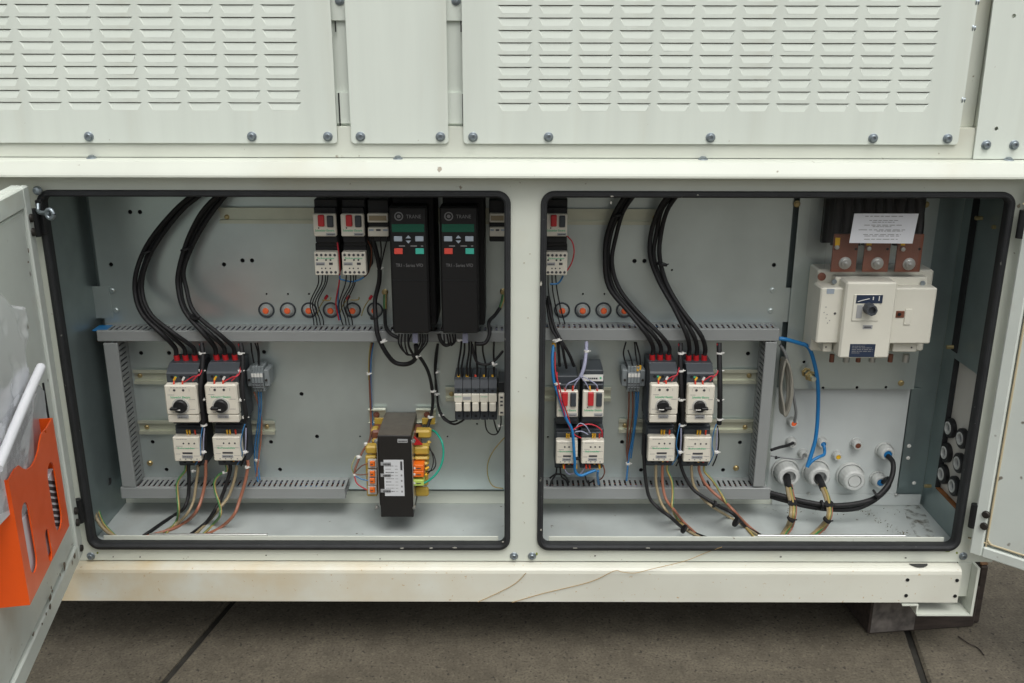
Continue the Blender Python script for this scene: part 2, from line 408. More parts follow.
# upper base rail with tabs between the panels
UP = -.004
def tabs():
    z0, z1, zt = 1.1405, 1.1735, 1.199; pts = [(XL,z0),(.9085,z0),(.9085,zt-.004),(.905,zt)]
    tl = [(.874,.905),(-.128,-.095),(-.343,-.314)]
    for k, (a, b) in enumerate(tl):
        if k: pts += [(b,z1),(b,zt-.004),(b-.004,zt)]
        pts += [(a+.004,zt),(a,zt-.004),(a,z1)]
    pts += [(XL,z1)]
    return pts
mb = MB(); mb.plate(tabs(), [], .001, .004); mb.build('panel_rail', 'frame_paint', cab)
mb = MB(); mb.box(XL, XR, .0042, .03, 1.137, 1.20); mb.build('rail_backing', 'frame_paint', cab)
# upper body behind the panels
mb = MB(); mb.box(XL+.004, XR-.003, .085, 1.0, 1.137, 2.05); mb.build('upper_body', 'coil_fins', cab)
mb = MB(); mb.box(XL-.03, XR+.03, -.02, 1.03, 2.052, 2.09); mb.build('roof_panel', 'panel_paint', cab)
zk1, zk2 = P(400,20.5,.014).z, P(400,92.8,.014).z
for (a, b) in ((-.352,-.304),(-.136,-.086)):        # posts in the gaps, with their stepped brackets
    q = MB(); q.box(a, b, .020, .083, 1.2005, 2.05); po = q.build('post', 'panel_paint', cab)
    q = MB(); q.plate([(a+.006,zk1),(b-.004,zk1),(b-.004,2.04),(a+.006,2.04)], [], .014, .0195); q.build('bracket', 'panel_paint', po)
    q = MB(); q.plate([(a+.006,1.205),(b-.004,1.205),(b-.004,zk2-.004),(b-.008,zk2),(a+.006,zk2)], [], .014, .0195); q.build('bracket', 'panel_paint', po)
for (x, y0, y1, dx) in ((335.3,21,32,1.3),(339.3,93,126,1.3),(461.0,21,32,1.1),(462.9,94,126,1.1)):
    X0, X1, Z0, Z1 = rect(x-dx/2, y0, x+dx/2, y1, .012); q = MB(); q.box(X0, X1, .0125, .0138, Z0, Z1); q.build('slot', 'black_plastic', cab)
for (x, y) in ((339.5,0.5),(456,0.5)):
    p = P(x, y, .012); q = MB(); q.lathe(p+Vector((0,.002,0)), (0,-1,0), [(.009,0),(.009,.0015),(.0055,.002),(.005,.005),(0,.0055)], 14); q.build('screw', 'bolt_steel', cab)
# right gap post (set back) with bolts on its side, corner post
q = MB(); q.box(.868, .912, .022, .083, 1.2005, 2.05); q.build('post', 'frame_paint', cab)
q = MB(); q.plate([(.909,1.1405),(XR,1.1405),(XR,2.05),(.903,2.05),(.904,1.43)], [circ(P(1013,16,0).x,P(1013,16,0).z,.004), circ(P(995.5,128.5,0).x,P(995.5,128.5,0).z,.004)], -.004, .000)
cp = q.build('corner_post', 'panel_paint', cab)
q = MB(); q.box(.9135, XR-.001, .0008, .083, 1.2005, 2.049); q.build('corner_filler', 'frame_paint', cab)
BOLT = [(.0095,0),(.0095,.0015),(.0088,.0022),(.0066,.0026),(.0062,.0062),(.0052,.0072),(.0030,.0072),(.0028,.0055),(0,.0055)]
bolt_me = MB().lathe((0,0,0), (0,-1,0), BOLT, 16).mesh('bolt', 'bolt_steel')
def bolt(x, y, Y, parent, s=1.0):
    b = inst('bolt', bolt_me, parent, P(x, y, Y)); b.scale = (s, 1, s); return b
for x, y in ((986,145),(1014,145)): bolt(x, y, -.004, cp)
for x, y in ((978,2),(974.5,28),(964,100)):
    p = P(x, y, -.002); q = MB(); q.lathe(p+Vector((-.004,.004,0)), (1,-.2,0), [(.008,0),(.008,.002),(.0055,.003),(.005,.007),(0,.0075)], 14); q.build('bolt', 'bolt_steel', cab)
# ledge bolts in the seam
for x in (92, 398, 703, 1008.5):
    p = P(x, 158.4, -.006); q = MB(); q.lathe(Vector((p.x,-.008,1.1385)), (0,-.25,1), [(.0095,0),(.0095,.0015),(.0065,.003),(.006,.005),(0,.0052)], 14); q.build('bolt', 'bolt_steel', cab)
# interior shell
ZF, ZC, YB = .266, 1.092, .23
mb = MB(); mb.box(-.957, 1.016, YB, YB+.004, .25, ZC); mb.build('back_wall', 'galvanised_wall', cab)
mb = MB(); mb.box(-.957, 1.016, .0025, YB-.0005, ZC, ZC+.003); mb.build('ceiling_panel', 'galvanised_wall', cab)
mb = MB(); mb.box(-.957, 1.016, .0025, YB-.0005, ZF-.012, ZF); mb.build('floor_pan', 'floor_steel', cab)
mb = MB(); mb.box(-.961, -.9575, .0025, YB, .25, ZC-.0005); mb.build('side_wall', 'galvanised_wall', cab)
mb = MB(); mb.box(-.956, .66, .2255, .2295, ZF+.0005, ZF+.034); mb.build('floor_upstand', 'frame_paint', cab)
# lower body behind
mb = MB(); mb.box(XL, XR, YB+.006, 1.0, .2, 1.1365); mb.build('lower_body', 'frame_paint', cab)
mb = MB(); mb.box(XL, -.963, .0025, YB+.0055, .2, 1.1025); mb.build('left_body', 'frame_paint', cab)
# right wall with a cable-entry cut-out
xw = 1.0165
def wpt(px, py): p = onplane(px, py, Vector((xw-.001,0,0)), Vector((1,0,0))); return p
ez1a, ez1b, ez0 = wpt(951,356).z, wpt(973,372).z, wpt(935,487).z
ey0, ey1 = .03, wpt(935,487).y
q = MB()                                         # wall pieces around the opening
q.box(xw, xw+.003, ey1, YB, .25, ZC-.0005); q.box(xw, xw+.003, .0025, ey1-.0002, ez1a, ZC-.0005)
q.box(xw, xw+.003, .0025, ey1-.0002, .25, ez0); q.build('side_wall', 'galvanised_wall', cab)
q = MB(); q.box(xw+.012, xw+.016, .0025, YB, .27, 1.02); ep = q.build('entry_plate', 'entry_plate', cab)
q = MB(); q.box(xw-.001, xw+.0115, ey1-.0015, ey1+.0004, ez0, ez1a); q.build('entry_edge', 'rubber', ep)
q = MB(); q.box(xw-.001, xw+.0115, .02, ey1-.003, ez0-.0015, ez0+.001); q.build('rusty_edge', 'rust', ep)
for (px, py) in ((947,428),(959,438.5),(943,452.5),(956,463),(940,474),(951,486)):
    p = wpt(px, py); p.x = xw+.0118
    ln = MB(); ln.lathe(p, (-1,0,0), [(.0235,0),(.0235,.009),(.021,.011),(.0155,.011),(.0155,.0)], 20); lo = ln.build('locknut', 'black_plastic', ep)
    ln = MB(); ln.lathe(p, (-1,0,0), [(.0150,0),(.0150,.0125),(.0118,.0125),(.0115,.002)], 18); ln.build('gland_thread', 'gland_white', lo)
    ln = MB(); ln.lathe(p, (-1,0,0), [(.0115,.002),(.0112,.005),(0,.005)], 14); ln.build('blanking_disc', 'grey_plastic', lo)
# dark corner stile on the right wall
q = MB(); q.box(1.0145, 1.0162, .160, .188, P(948,352,.17).z, ZC-.001); q.build('seam_strip', 'rubber', cab)
for (x, y, Y) in ((979,218,.12),(996,227,.08),(950,347,.15),(928,486,.17),(91,475,.2)):
    p = P(x, y, Y); q = MB(); q.cyl(p-Vector((.008,0,0)), p+Vector((.007,0,0)), .0045, .0045, 10); q.build('screw', 'brass', cab)
# base beam
bm_ = [(.004,.2355),(-.012,.2350),(-.0185,.2325),(-.0238,.2280),(-.0255,.2210),(-.0255,.149),(-.0225,.149),(-.0225,.219),(-.018,.2285),(.004,.232)]
xe = P(961,580,-.0255).x
q = MB(); q.prism(bm_, 0, XL, xe); bo = q.build('base_beam', 'beam_paint', cab)
q = MB(); q.box(XL, XR-.01, .03, .09, .15, .238); q.build('inner_channel', 'dark_steel', cab)
for x, y in ((907.5,579.8),(957,580.3),(906,595.5),(955,596)):
    p = P(x, y, -.0256); q = MB(); q.cyl(p, p+Vector((0,-.0012,0)), .0042, .0042, 10); q.build('hole_plug', 'black_plastic', bo)
p = P(922, 566, -.024)
q = MB(); q.add([(p.x+.02*math.cos(t*math.pi/10)*(1.05), -.004-.0155*math.sin(t*math.pi/10), .2362) for t in range(11)], [list(range(11))]); q.build('cut_out', 'dark_inside', bo)
# end bracket (bent angle) and foot
xb = P(975, 590, -.02).x
q = MB(); q.box(xb-.006, xb, -.0275, .06, .115, .238); q.box(xe+.001, xb-.0065, -.001, .002, .15, .2375)
q.box(P(917,604,-.02).x, xb-.0065, -.0275, .06, .115, .119); q.box(P(912,604,-.02).x-.025, P(917,604,-.02).x, -.0275, .03, .141, .1445); q.box(P(917,604,-.02).x-.003, P(917,604,-.02).x, -.0275, .03, .1195, .1405)
q.build('end_bracket', 'frame_paint', cab)
for x, y, s in ((91,556,1),(514,556,1),(532,556,1),(963,556,1)): bolt(x, y, 0.0, cab, s)
# ------------------------------------------------------------------ upper panels
LW, LP_X, LP_Z = .0665, .0834, None
zr = [P(620, y, 0).z for y in (5.2,17.6,30.3,42.6,54.6,66.7,78.9,91.0,103.0)]
LP_Z = (zr[0]-zr[-1])/8
def louver_mesh():
    q = MB(); w, h, d = LW/2, .0150, .0018; t = .0095
    # slit on top, tongue slopes inwards going up, tapered ends
    A = [(-w+t,0,-h),(w-t,0,-h),(w-.004,d,-.0019),(-w+.004,d,-.0019)]
    q.add(A, [(0,1,2,3)])
    q.add([(-w+t,0,-h),(-w+.004,d,-.0019),(-w,0,0)], [(0,1,2)]); q.add([(w-t,0,-h),(w,0,0),(w-.004,d,-.0019)], [(0,1,2)])
    return q.mesh('louver', 'panel_paint')
lou_me = louver_mesh()
def lou_hole(x, z): w, h, t = LW/2, .0150, .0095; return [(x-w+t,z-h),(x-w,z),(x+w,z),(x+w-t,z-h)]
LR = random.Random(3)
def panel(name, label, x0, x1, cols, screws, yp=-.004, rows=14):
    th = thing(name, label, 'panel', ((x0+x1)/2, yp, 1.168)); hs_ = []; lp = []
    for c in cols:
        for r in range(rows):
            z = zr[-1]+LP_Z*r; hs_.append(lou_hole(c, z)); lp.append((c, z))
    q = MB(); r = .007; o = [(x1, 2.045),(x0, 2.045)]
    o = [(x0+r-r*math.sin(a*math.pi/8), 1.168+r-r*math.cos(a*math.pi/8)) for a in range(4,-1,-1)] + [(x1-r+r*math.sin(a*math.pi/8), 1.168+r-r*math.cos(a*math.pi/8)) for a in range(0,5)]+o
    q.plate(o, hs_, yp, yp+.0015); q.build('sheet', 'panel_paint', th)
    if cols: q = MB(); q.box(x0+.03, x1-.03, .0045, .0065, 1.21, 2.03); q.build('slit_lightener', 'lightener_grey', th)  # added sheet behind the slits so they look less dark
    for (c, z) in lp: lo_ = inst('louver', lou_me, th, (c+LR.uniform(-.0004,.0004), yp+.0002, z)); lo_.rotation_euler = (LR.uniform(-.03,.03), 0, LR.uniform(-.006,.006))
    for (x, y) in screws: bolt(x, y, yp, th)
    return th
cR = [-.0288+LW/2 + i*((.808-LW-(-.0288))/10) for i in range(11)]
pit = cR[1]-cR[0]
cL = [-.4095-LW/2-pit*1.004*i for i in range(11)]
panel('louvred_panel', 'louvred cream steel panel above the right compartment', -.096, .8745, cR, ((473,137),(548.5,137),(710.5,137.6),(873,138.3),(947.5,138.6)))
panel('louvred_panel', 'louvred cream steel panel above the left compartment, reaching the photo edge', -1.31, -.3435, cL, ((328,136.6),(252,136.5),(89,136.5),(-74,136.5)))
panel('blank_panel', 'narrow plain steel panel between the two louvred panels', -.316, -.1255, [], ((360.5,136.6),(440.5,136.7),))

# ------------------------------------------------------------------ doors
def door(name, label, hx, hy, u, n, wd, z0, z1, hinges, border=.04):
    u, n = Vector(u).normalized(), Vector(n).normalized(); o = Vector((hx, hy, 0)); t = thing(name, label, 'door', (hx, hy, z0))
    def bx(s0, s1, d0, d1, za, zb, c=.002):
        q = MB(); q.cbox(s0, s1, d0, d1, za, zb, c)
        q.v = [o+u*p.x+n*p.y+Vector((0,0,p.z)) for p in q.v]
        if u.cross(n).z < 0: q.f = [f[::-1] for f in q.f]
        return q
    bx(0, wd, -.032, -.014, z0, z1).build('outer_skin', 'door_paint', t)
    for (a, b, c, d) in ((0,border,z0,z1),(wd-border,wd,z0,z1),(border+.0002,wd-border-.0002,z0,z0+border),(border+.0002,wd-border-.0002,z1-border,z1)):
        bx(a, b, -.0138, 0, c, d, .003).build('flange', 'door_paint', t)
    bx(border+.004, wd-border-.004, -.0138, -.005, z0+border+.004, z1-border-.004, .003).build('inner_panel', 'door_paint', t)
    return t, o, u, n, bx
dl, DO, DU, DN, dbx = door('cabinet_door', 'open cream door at the left edge holding the orange document holder', -.952, -.026, (.200,-.980,0), (.980,.200,0), .93, .274, 1.089, None)
def dpt(px, py, off=0.0): return onplane(px, py, DO+DN*off, DN)
def dsz(px, py, off=0.0): p = dpt(px, py, off); return (p-DO).dot(DU), p.z
dr, EO, EU, EN, ebx = door('cabinet_door', 'open cream door at the right edge, swung wide with bare inner panel', 1.015, -.030, (.745,-.667,0), (-.667,-.745,0), .93, .278, 1.089, None, .026)
def ept(px, py, off=0.0): return onplane(px, py, EO+EN*off, EN)
# adhesive bead round the right door's inner panel
def bead(bx, s0, s1, z0, z1): pass
q = MB(); path = [(s, z) for s, z in rrect(.031, .895, .312, 1.055, .016, 5)]
q.tube([EO+EU*s+EN*.001+Vector((0,0,z)) for s, z in path+path[:1]], .0022, 6, 2, False)
q.v = [p-EN*.006 for p in q.v]; q.build('adhesive_bead', 'adhesive', dr)
# hinges and bolts on the doors
def hinge(parent, o, u, n, z, flip):
    q = MB(); base_ = o+Vector((0,0,z))
    q.cyl(base_+Vector((0,.006,-.028)), base_+Vector((0,.006,.028)), .008, .008, 12)
    hb = q.build('hinge', 'black_plastic', parent)
    for dz in (-.014,.014):
        p = base_+u*.022+n*.0002+Vector((0,0,dz)); k = MB(); k.lathe(p, n, [(.0085,0),(.0085,.004),(.007,.006),(0,.0065)], 10); k.build('bolt', 'dark_steel', hb)
for px, py in ((33,224),(75,518)): p = dpt(px, py); hinge(dl, DO, DU, DN, p.z, 1)
for px, py in ((1016,224),(975,517)): p = ept(px, py); hinge(dr, EO, EU, EN, p.z, -1)
p = dpt(75, 555); k = MB(); k.lathe(DO+DU*.02+Vector((0,0,.295)), DN, [(.008,0),(.008,.003),(.006,.005),(0,.0055)], 10); k.build('bolt', 'dark_steel', dl)
# door stay on the left jamb: black bracket and a shackle
st = thing('door_stay', 'black door stay with steel ring at top left corner of opening', 'door stay', P(40,235,-.02))
q = MB(); a = P(36,200,-.016); b = P(42,234,-.016); q.cbox(a.x-.004, a.x+.010, -.016, -.0005, b.z, a.z, .002); q.build('bracket', 'black_plastic', st)
q = MB(); q.tube([P(38,204,-.018),P(39,212,-.028),P(46,213,-.05),P(50,214,-.055)], .0045, 8); q.build('arm', 'bolt_steel', st)
q = MB(); c = P(50,214,-.056); ring = [c+Vector((.008*math.cos(t*math.pi/6), -.002*math.cos(t*math.pi/6), .009*math.sin(t*math.pi/6))) for t in range(13)]
q.tube(ring, .0042, 8, 1, False); q.build('ring', 'bolt_steel', st)
q = MB(); a = P(38,190.5,-.014); q.lathe(a, (0,-1,.1), [(.009,0),(.009,.004),(.006,.008),(0,.009)], 12); q.build('screw', 'bolt_steel', st)

# ------------------------------------------------------------------ orange document holder on the left door
ho = .046; hb_ = -.008
out = [(50.5,421),(47,427.5),(41.5,434),(40,441),(38.5,450),(36,458.5),(32,466),(27,469.6),(23,468.5),(19,465.4),(15,469),(9,479.5),(30,601),(70.5,527)]
oz = [dsz(x, y, ho) for x, y in out]
s_f = sum(dsz(x, y, ho)[0] for x, y in ((9,479.5),(30,601)))/2; s_h = sum(dsz(x, y, ho)[0] for x, y in ((52,425),(70.5,527)))/2
z_b = (dsz(30,601,ho)[1]+dsz(70.5,527,ho)[1])/2
oz = [(min(max(s, s_h), s_f) if i < 11 else s, z) for i, (s, z) in enumerate(oz)]
oz[0] = (s_h, oz[0][1]); oz[11] = (s_f, oz[11][1]); oz[12] = (s_f, z_b); oz[13] = (s_h, z_b)
def cap(px0, py0, px1, py1, wpx):
    a = dsz(px0, py0, ho); b = dsz(px1, py1, ho); sc = (a[0]+b[0])/2; e = abs(dsz((px0+px1)/2+wpx/2, (py0+py1)/2, ho)[0]-dsz((px0+px1)/2-wpx/2, (py0+py1)/2, ho)[0])/2
    e = min(e, .03)
    za, zb = max(a[1], b[1]), min(a[1], b[1]); pts = []
    for i in range(9): t = math.pi*i/8; pts.append((sc+e*math.cos(t), za-e+e*math.sin(t)))
    for i in range(9): t = math.pi+math.pi*i/8; pts.append((sc+e*math.cos(t), zb+e+e*math.sin(t)))
    return pts
slots = [cap(25,501,34,574,8.5), cap(50,462,59.5,530,8.2), cap(46.5,529,51,561,4.4)]
hd = thing('document_holder', 'bright orange plastic document holder fixed to the left door', 'document holder', DO+DU*((s_f+s_h)/2)+Vector((0,0,z_b)))
def dmap(q, flip=True):      # local (s, depth, z) -> door space
    q.v = [DO+DU*p.x+DN*p.y+Vector((0,0,p.z)) for p in q.v]
    if flip and DU.cross(DN).z < 0: q.f = [f[::-1] for f in q.f]
    return q
q = MB(); q.plate(oz, slots, ho-.0025, ho); dmap(q).build('front_face', 'holder_orange', hd)
zt_f = oz[11][1]
q = MB(); q.box(s_f, s_f+.0025, hb_, ho, z_b, zt_f); dmap(q).build('side_wall', 'holder_orange', hd)
q = MB(); q.box(s_f+.0026, s_f+.028, hb_, hb_+.0025, z_b-.004, zt_f+.015); dmap(q).build('mounting_flange', 'holder_orange', hd)
q = MB(); q.box(s_h-.0025, s_h, hb_, ho, z_b, oz[0][1]); dmap(q).build('side_wall', 'holder_orange', hd)
q = MB(); q.box(s_h+.0002, s_f-.0002, hb_+.003, ho-.003, z_b, z_b+.0025); dmap(q).build('bottom', 'holder_orange', hd)
# papers in it
q = MB(); q.cbox(s_h+.012, s_f-.012, .006, .038, z_b+.004, z_b+.13, .002); pb = tag(dmap(q).build('paper_stack', 'paper'), 'stack of white papers seen through the slots of the orange holder', 'papers')
pm = MB()
for k in range(8):
    z = z_b+.006+k*.0125; pm.add([(s_h+.010,.0385,z),(s_h+.066,.0385,z+.03),(s_h+.066,.0385,z+.0375),(s_h+.010,.0385,z+.0075)], [(0,1,2,3)])
dmap(pm).build('print', 'print_dark', pb)
rp = MB(); a = dpt(41,367,.052); b = dpt(2,458,.052); rp.tube([a, a.lerp(b,.5)+Vector((0,0,.002)), b, b+(b-a)*.1], .0082, 14); tag(rp.build('rolled_drawing', 'paper'), 'rolled white drawing leaning out of the orange holder', 'paper roll')
bk = MB(); a = dpt(43,383,.004); b = dpt(49.5,424,.004); bk.tube([a, b, b+(b-a)*.6], .0022, 6); tag(bk.build('folder_spine', 'black_plastic'), 'thin black folder edge sticking up from the orange holder', 'folder')
def sheet(px, off0, wav, nu=34, nv=34, seed=1, flat=False):
    rnd = random.Random(seed); ph = [rnd.uniform(0, 6) for _ in range(6)]; c = [dsz(x, y, off0) for x, y in px]; q = MB(); vl = []
    for i in range(nu+1):
        for j in range(nv+1):
            u_, v_ = i/nu, j/nv
            s = (c[0][0]*(1-u_)+c[1][0]*u_)*(1-v_)+(c[3][0]*(1-u_)+c[2][0]*u_)*v_; z = (c[0][1]*(1-u_)+c[1][1]*u_)*(1-v_)+(c[3][1]*(1-u_)+c[2][1]*u_)*v_
            pn = Vector((u_*2.2+seed*7.3, v_*2.6+seed*1.7, seed*.9)); cr = (.55-abs(noise.noise(pn)))*.9+(.4-abs(noise.noise(pn*2.3)))*.6+(.3-abs(noise.noise(pn*5.1)))*.25
            d = off0+wav*(cr if not flat else 1)*(1 if not flat else 0)+(wav*(math.sin(u_*11+ph[0]+2*v_)*.5+math.sin(u_*23+v_*7+ph[1])*.3+math.sin(v_*9+u_*5+ph[2])*.25+rnd.uniform(-.12,.12)+abs(math.sin(u_*17-v_*13+ph[4]))*.35+abs(math.sin(u_*9+v_*21+ph[5]))*.3)*(.35+.65*(1-v_)) if flat else 0)
            d = max(-.003, min(d, .0395))
            if v_ == 0: z += .012*math.sin(u_*9+ph[3])
            vl.append((s, d, z))
    q.add(vl, [(i*(nv+1)+j, (i+1)*(nv+1)+j, (i+1)*(nv+1)+j+1, i*(nv+1)+j+1) for i in range(nu) for j in range(nv)], not flat)
    if flat: q.f = [t_ for f in q.f for t_ in ((f[0],f[1],f[2]),(f[0],f[2],f[3]))]; q.sm = [False]*len(q.f)
    return dmap(q)
tag(sheet([(23,305),(-60,290),(-20,520),(30,500)], .030, .026, nu=70, nv=70, seed=3).build('plastic_sleeve', 'plastic_sleeve'), 'crumpled clear plastic bag bulging from the orange holder', 'plastic bag')
tag(sheet([(44,388),(14,400),(10,505),(53,480)], .022, .003, seed=5).build('clear_folder', 'grey_sleeve'), 'grey translucent sleeve in front of the papers in the holder', 'sleeve')
tag(sheet([(36,388),(-30,440),(-14,540),(24,500)], .040, .004, nu=10, nv=10, seed=9, flat=True).build('loose_sheet', 'paper'), 'creased white sheet under the rolled drawing', 'paper')
tag(sheet([(30,372),(-50,400),(-30,530),(20,505)], .034, .005, nu=8, nv=9, seed=12, flat=True).build('loose_sheet', 'paper'), 'folded white sheet behind the creased one, nearest the bag', 'paper')

# ------------------------------------------------------------------ mounting plates
YP = .205
def plate(name, label, x0, x1, z0, z1, Y, holes, m='galvanised', th=.0025, hr=.0042):
    q = MB(); o = [(x0,z0),(x1,z0),(x1,z1),(x0,z1)]
    q.plate(o, [circ(p.x, p.z, r*1.2, 12) for p, r in holes], Y, Y+th); ob = tag(q.build(name, m), label, 'plate')
    for p, r in holes: k = MB(); k.lathe(Vector((p.x, Y+th+.0002, p.z)), (0,1,0), [(r*1.3,0),(r*1.3,.008),(0,.008)], 10); k.build('hole_darkener', 'black_plastic', ob)  # black cup added behind each hole so no lit wall shows through
    return ob
GROM_L = (266.5,288,309.3,331,353,375); GROM_R = (562,582.5,603.5,624)
def H(l, r=.0042, Y=YP): return [(P(x, y, Y), r) for x, y in l]
xa = P(100,285,YP).x; zb = P(300,489,YP).z
hl = H([(130,212),(140,212),(111,264.5),(145,248),(224,264.5),(242.5,260.5),(252,260.5),(141,353),(169,353),(152.5,442),(166.5,469.5),(264,352),(301.5,394),(271,442),(280,469.5),(317,436.5)])+H([(360,436.5),(447.5,436.5),(266.5,294),(288,294),(309,294),(477,424)], .002)
plL = plate('mounting_plate', 'galvanised steel mounting plate at the back of the left compartment', xa, .026, zb, ZC-.004, YP, hl)
xr2 = P(786,285,YP).x
hr_ = H([(634.5,261),(644.5,261),(720,353),(748,353.5),(740,442.5),(723,470),(622,442),(641,470),(774,265)])+H([(583,294),(604.5,294),(548,437),(672,270)], .002)
plR = plate('mounting_plate', 'galvanised steel mounting plate behind the devices of the right compartment', .030, xr2, zb, ZC-.004, YP, hr_)
zd0 = P(860,389,.2).z
plD = plate('switch_plate', 'galvanised plate carrying the main switch at the upper right', xr2+.012, P(926,300,.2).x, zd0, ZC-.004, .2, H([(804,362),(823,388),(857,387.5),(886,387.3)], .003, .2))
q = MB(); q.box(xr2-.004, xr2+.02, .206, .2085, P(786,322,YP).z, P(786,288,YP).z); q.build('joining_strap', 'galvanised', plD)
q = MB(); q.box(xa-.02, xa+.02, .2022, .2045, P(110,318,YP).z, P(110,286,YP).z); q.build('joining_strap', 'galvanised', plL)
zg0 = P(840,498,.226).z
plG = plate('gland_plate', 'pale painted gland plate at the lower right of the back wall', P(772,430,.226).x, P(903,440,.226).x, zg0, zd0-.006, .224, [], 'gland_paint')
q = MB(); q.box(P(772,500,.222).x, P(920,500,.222).x, .2205, .2232, ZF+.001, zg0+.012); q.build('lower_strip', 'gland_paint', plG)
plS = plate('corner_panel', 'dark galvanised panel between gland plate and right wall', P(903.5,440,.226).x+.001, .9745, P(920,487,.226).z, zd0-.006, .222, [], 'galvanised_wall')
def screw(x, y, Y, parent, m='brass', r=.006, d=.005):
    p = P(x, y, Y); q = MB(); q.lathe(p, (0,-1,0), [(r*1.25,0),(r*1.25,.001),(r,.0012),(r,d*.7),(r*.75,d),(0,d)], 10); return q.build('screw', m, parent)
for x, y, pl, Y in ((797,204,plD,.2),(926,204.5,plD,.2),(901,383,plD,.2),(736,468,plR,YP),(150,463,plL,YP)): screw(x, y, Y, pl)
for x, y in ((112,290.5),(116,310.5)): screw(x, y, .202, plL, 'galvanised', .006, .003)
for x, y in ((772.5,290.5),(770.5,311)): screw(x, y, YP, plR, 'galvanised', .006, .003)
for x, y in ((809,494),(896,495)): screw(x, y, .2205, plG, 'steel', .004, .004)
for x, y in ((909,446),(908,458),(914,483)): screw(x, y, .222, plS, 'white_plastic', .004, .003)

# ------------------------------------------------------------------ DIN rails
def din(label, px0, px1, py0, py1, screws=(), Y=YP):
    X0 = P(px0, (py0+py1)/2, Y-.008).x; X1 = P(px1, (py0+py1)/2, Y-.008).x; zc = P((px0+px1)/2, (py0+py1)/2, Y-.004).z
    h = .0178; c = .0115
    pr = [(Y-.0005,zc-c),(Y-.0075,zc-c),(Y-.0075,zc-h),(Y-.0092,zc-h),(Y-.0092,zc-c+.0015),(Y-.0018,zc-c+.0013),(Y-.0018,zc+c-.0013),(Y-.0092,zc+c-.0015),(Y-.0092,zc+h),(Y-.0075,zc+h),(Y-.0075,zc+c),(Y-.0005,zc+c)]
    q = MB(); q.prism(pr, 0, X0, X1); r = tag(q.build('din_rail', 'zinc_rail'), label, 'rail', 'zinc mounting rails')
    for x, y in screws: screw(x, y, Y-.002, r, 'brass', .0048, .004)
    return r
din('zinc rail along the top of the left compartment behind drives', 219, 525, 207.5, 223.5, ((227,217),))
din('zinc rail along the top of the right compartment behind cables', 545, 662, 208.5, 224.5, ((655,217.5),))
din('upper zinc rail behind the left pair of rotary breakers', 133.5, 247, 368, 385, ((140,375.5),))
din('lower zinc rail behind the left pair of contactors', 138.5, 274.5, 418.5, 435, ((147,427),(267,426.5)))
din('short zinc rail beside the row of fuse carriers', 445.5, 510, 385, 402, ((451.5,394),))
din('zinc rail carrying the red and black push button breakers of right compartment', 541, 611, 384.5, 402.5, ())
din('upper zinc rail behind the right pair of rotary breakers', 640, 757, 367.5, 384.5, ((749,375.5),))
din('lower zinc rail behind the right pair of contactors', 619, 756, 416.5, 434, ((625,425.5),(745,427)))

# ------------------------------------------------------------------ slotted wiring ducts
YC = .140
def hduct(label, px0, px1, pyt, pyb, seed=0):
    X0 = P(px0, pyt, YC).x; X1 = P(px1, pyt, YC).x; Z1 = P((px0+px1)/2, pyt, YC).z; Z0 = P((px0+px1)/2, pyb, YC).z
    t = thing('cable_duct', label, 'duct', ((X0+X1)/2, YP, Z0), 'grey slotted wiring ducts')
    q = MB(); q.cbox(X0, X1, YC, YC+.004, Z0, Z1, .0015); q.box(X0, X1, YC+.0042, YC+.010, Z1-.0025, Z1-.0006); q.box(X0, X1, YC+.0042, YC+.010, Z0+.0006, Z0+.0025); q.build('cover', 'duct_plastic', t)
    for nm, za, zz in (('slotted_side', Z1-.0045, Z1-.0027), ('slotted_side', Z0+.0027, Z0+.0045)):
        s = MB(); s.box(X0+.001, X1-.001, YP-.016, YP-.0005, za, zz); x = X0+.001; s.box(X0+.001, X1-.001, YC+.0045, YC+.0125, za, zz)
        while x < X1-.004: s.box(x, min(x+.0078, X1-.001), YC+.0127, YP-.0162, za, zz); x += .0125
        s.build(nm, 'duct_plastic', t)
    s = MB(); s.box(X0+.001, X1-.001, YP-.0022, YP-.0006, Z0+.005, Z1-.005); s.build('base', 'duct_plastic', t)
    rnd = random.Random(seed)
    for k in range(9):
        y = YC+.016+.005*k; c = rnd.choice(['wire_blue','wire_red','cable_black','cable_black','cable_black','wire_brown','wire_lilac']); z = Z1-.012+rnd.uniform(0, .005)
        pts = [(X0+.004+(X1-X0-.008)*i/8, y+rnd.uniform(-.004,.004), z+rnd.uniform(-.002,.002)) for i in range(9)]
        s = MB(); s.tube(pts, .0017, 6, 2); s.build('wire', c, t)
    return t
def vduct(label, pxa, pxb, pytop, pybot, side, seed=0):
    ym = (pytop+pybot)/2; X0 = P(pxa, ym, YC).x; X1 = P(pxb, ym, YC).x; Z1 = P(pxa, pytop, YC).z; Z0 = P(pxa, pybot, YC).z
    t = thing('cable_duct', label, 'duct', ((X0+X1)/2, YP, Z0), 'grey slotted wiring ducts')
    q = MB(); q.cbox(X0, X1, YC, YC+.004, Z0, Z1, .0015); q.build('cover', 'duct_plastic', t)
    for xs in (X0+.0027, X1-.0045):
        s = MB(); s.box(xs, xs+.0018, YP-.016, YP-.0005, Z0, Z1); s.box(xs, xs+.0018, YC+.0045, YC+.0125, Z0, Z1); z = Z0
        while z < Z1-.004: s.box(xs, xs+.0018, YC+.0127, YP-.0162, z, min(z+.0078, Z1)); z += .0125
        s.build('slotted_side', 'duct_plastic', t)
    s = MB(); s.box(X0+.005, X1-.005, YP-.0022, YP-.0006, Z0, Z1); s.build('base', 'duct_plastic', t)
    return t
hduct('grey slotted duct across the middle of the left compartment', 96, 535, 331.3, 342, 1)
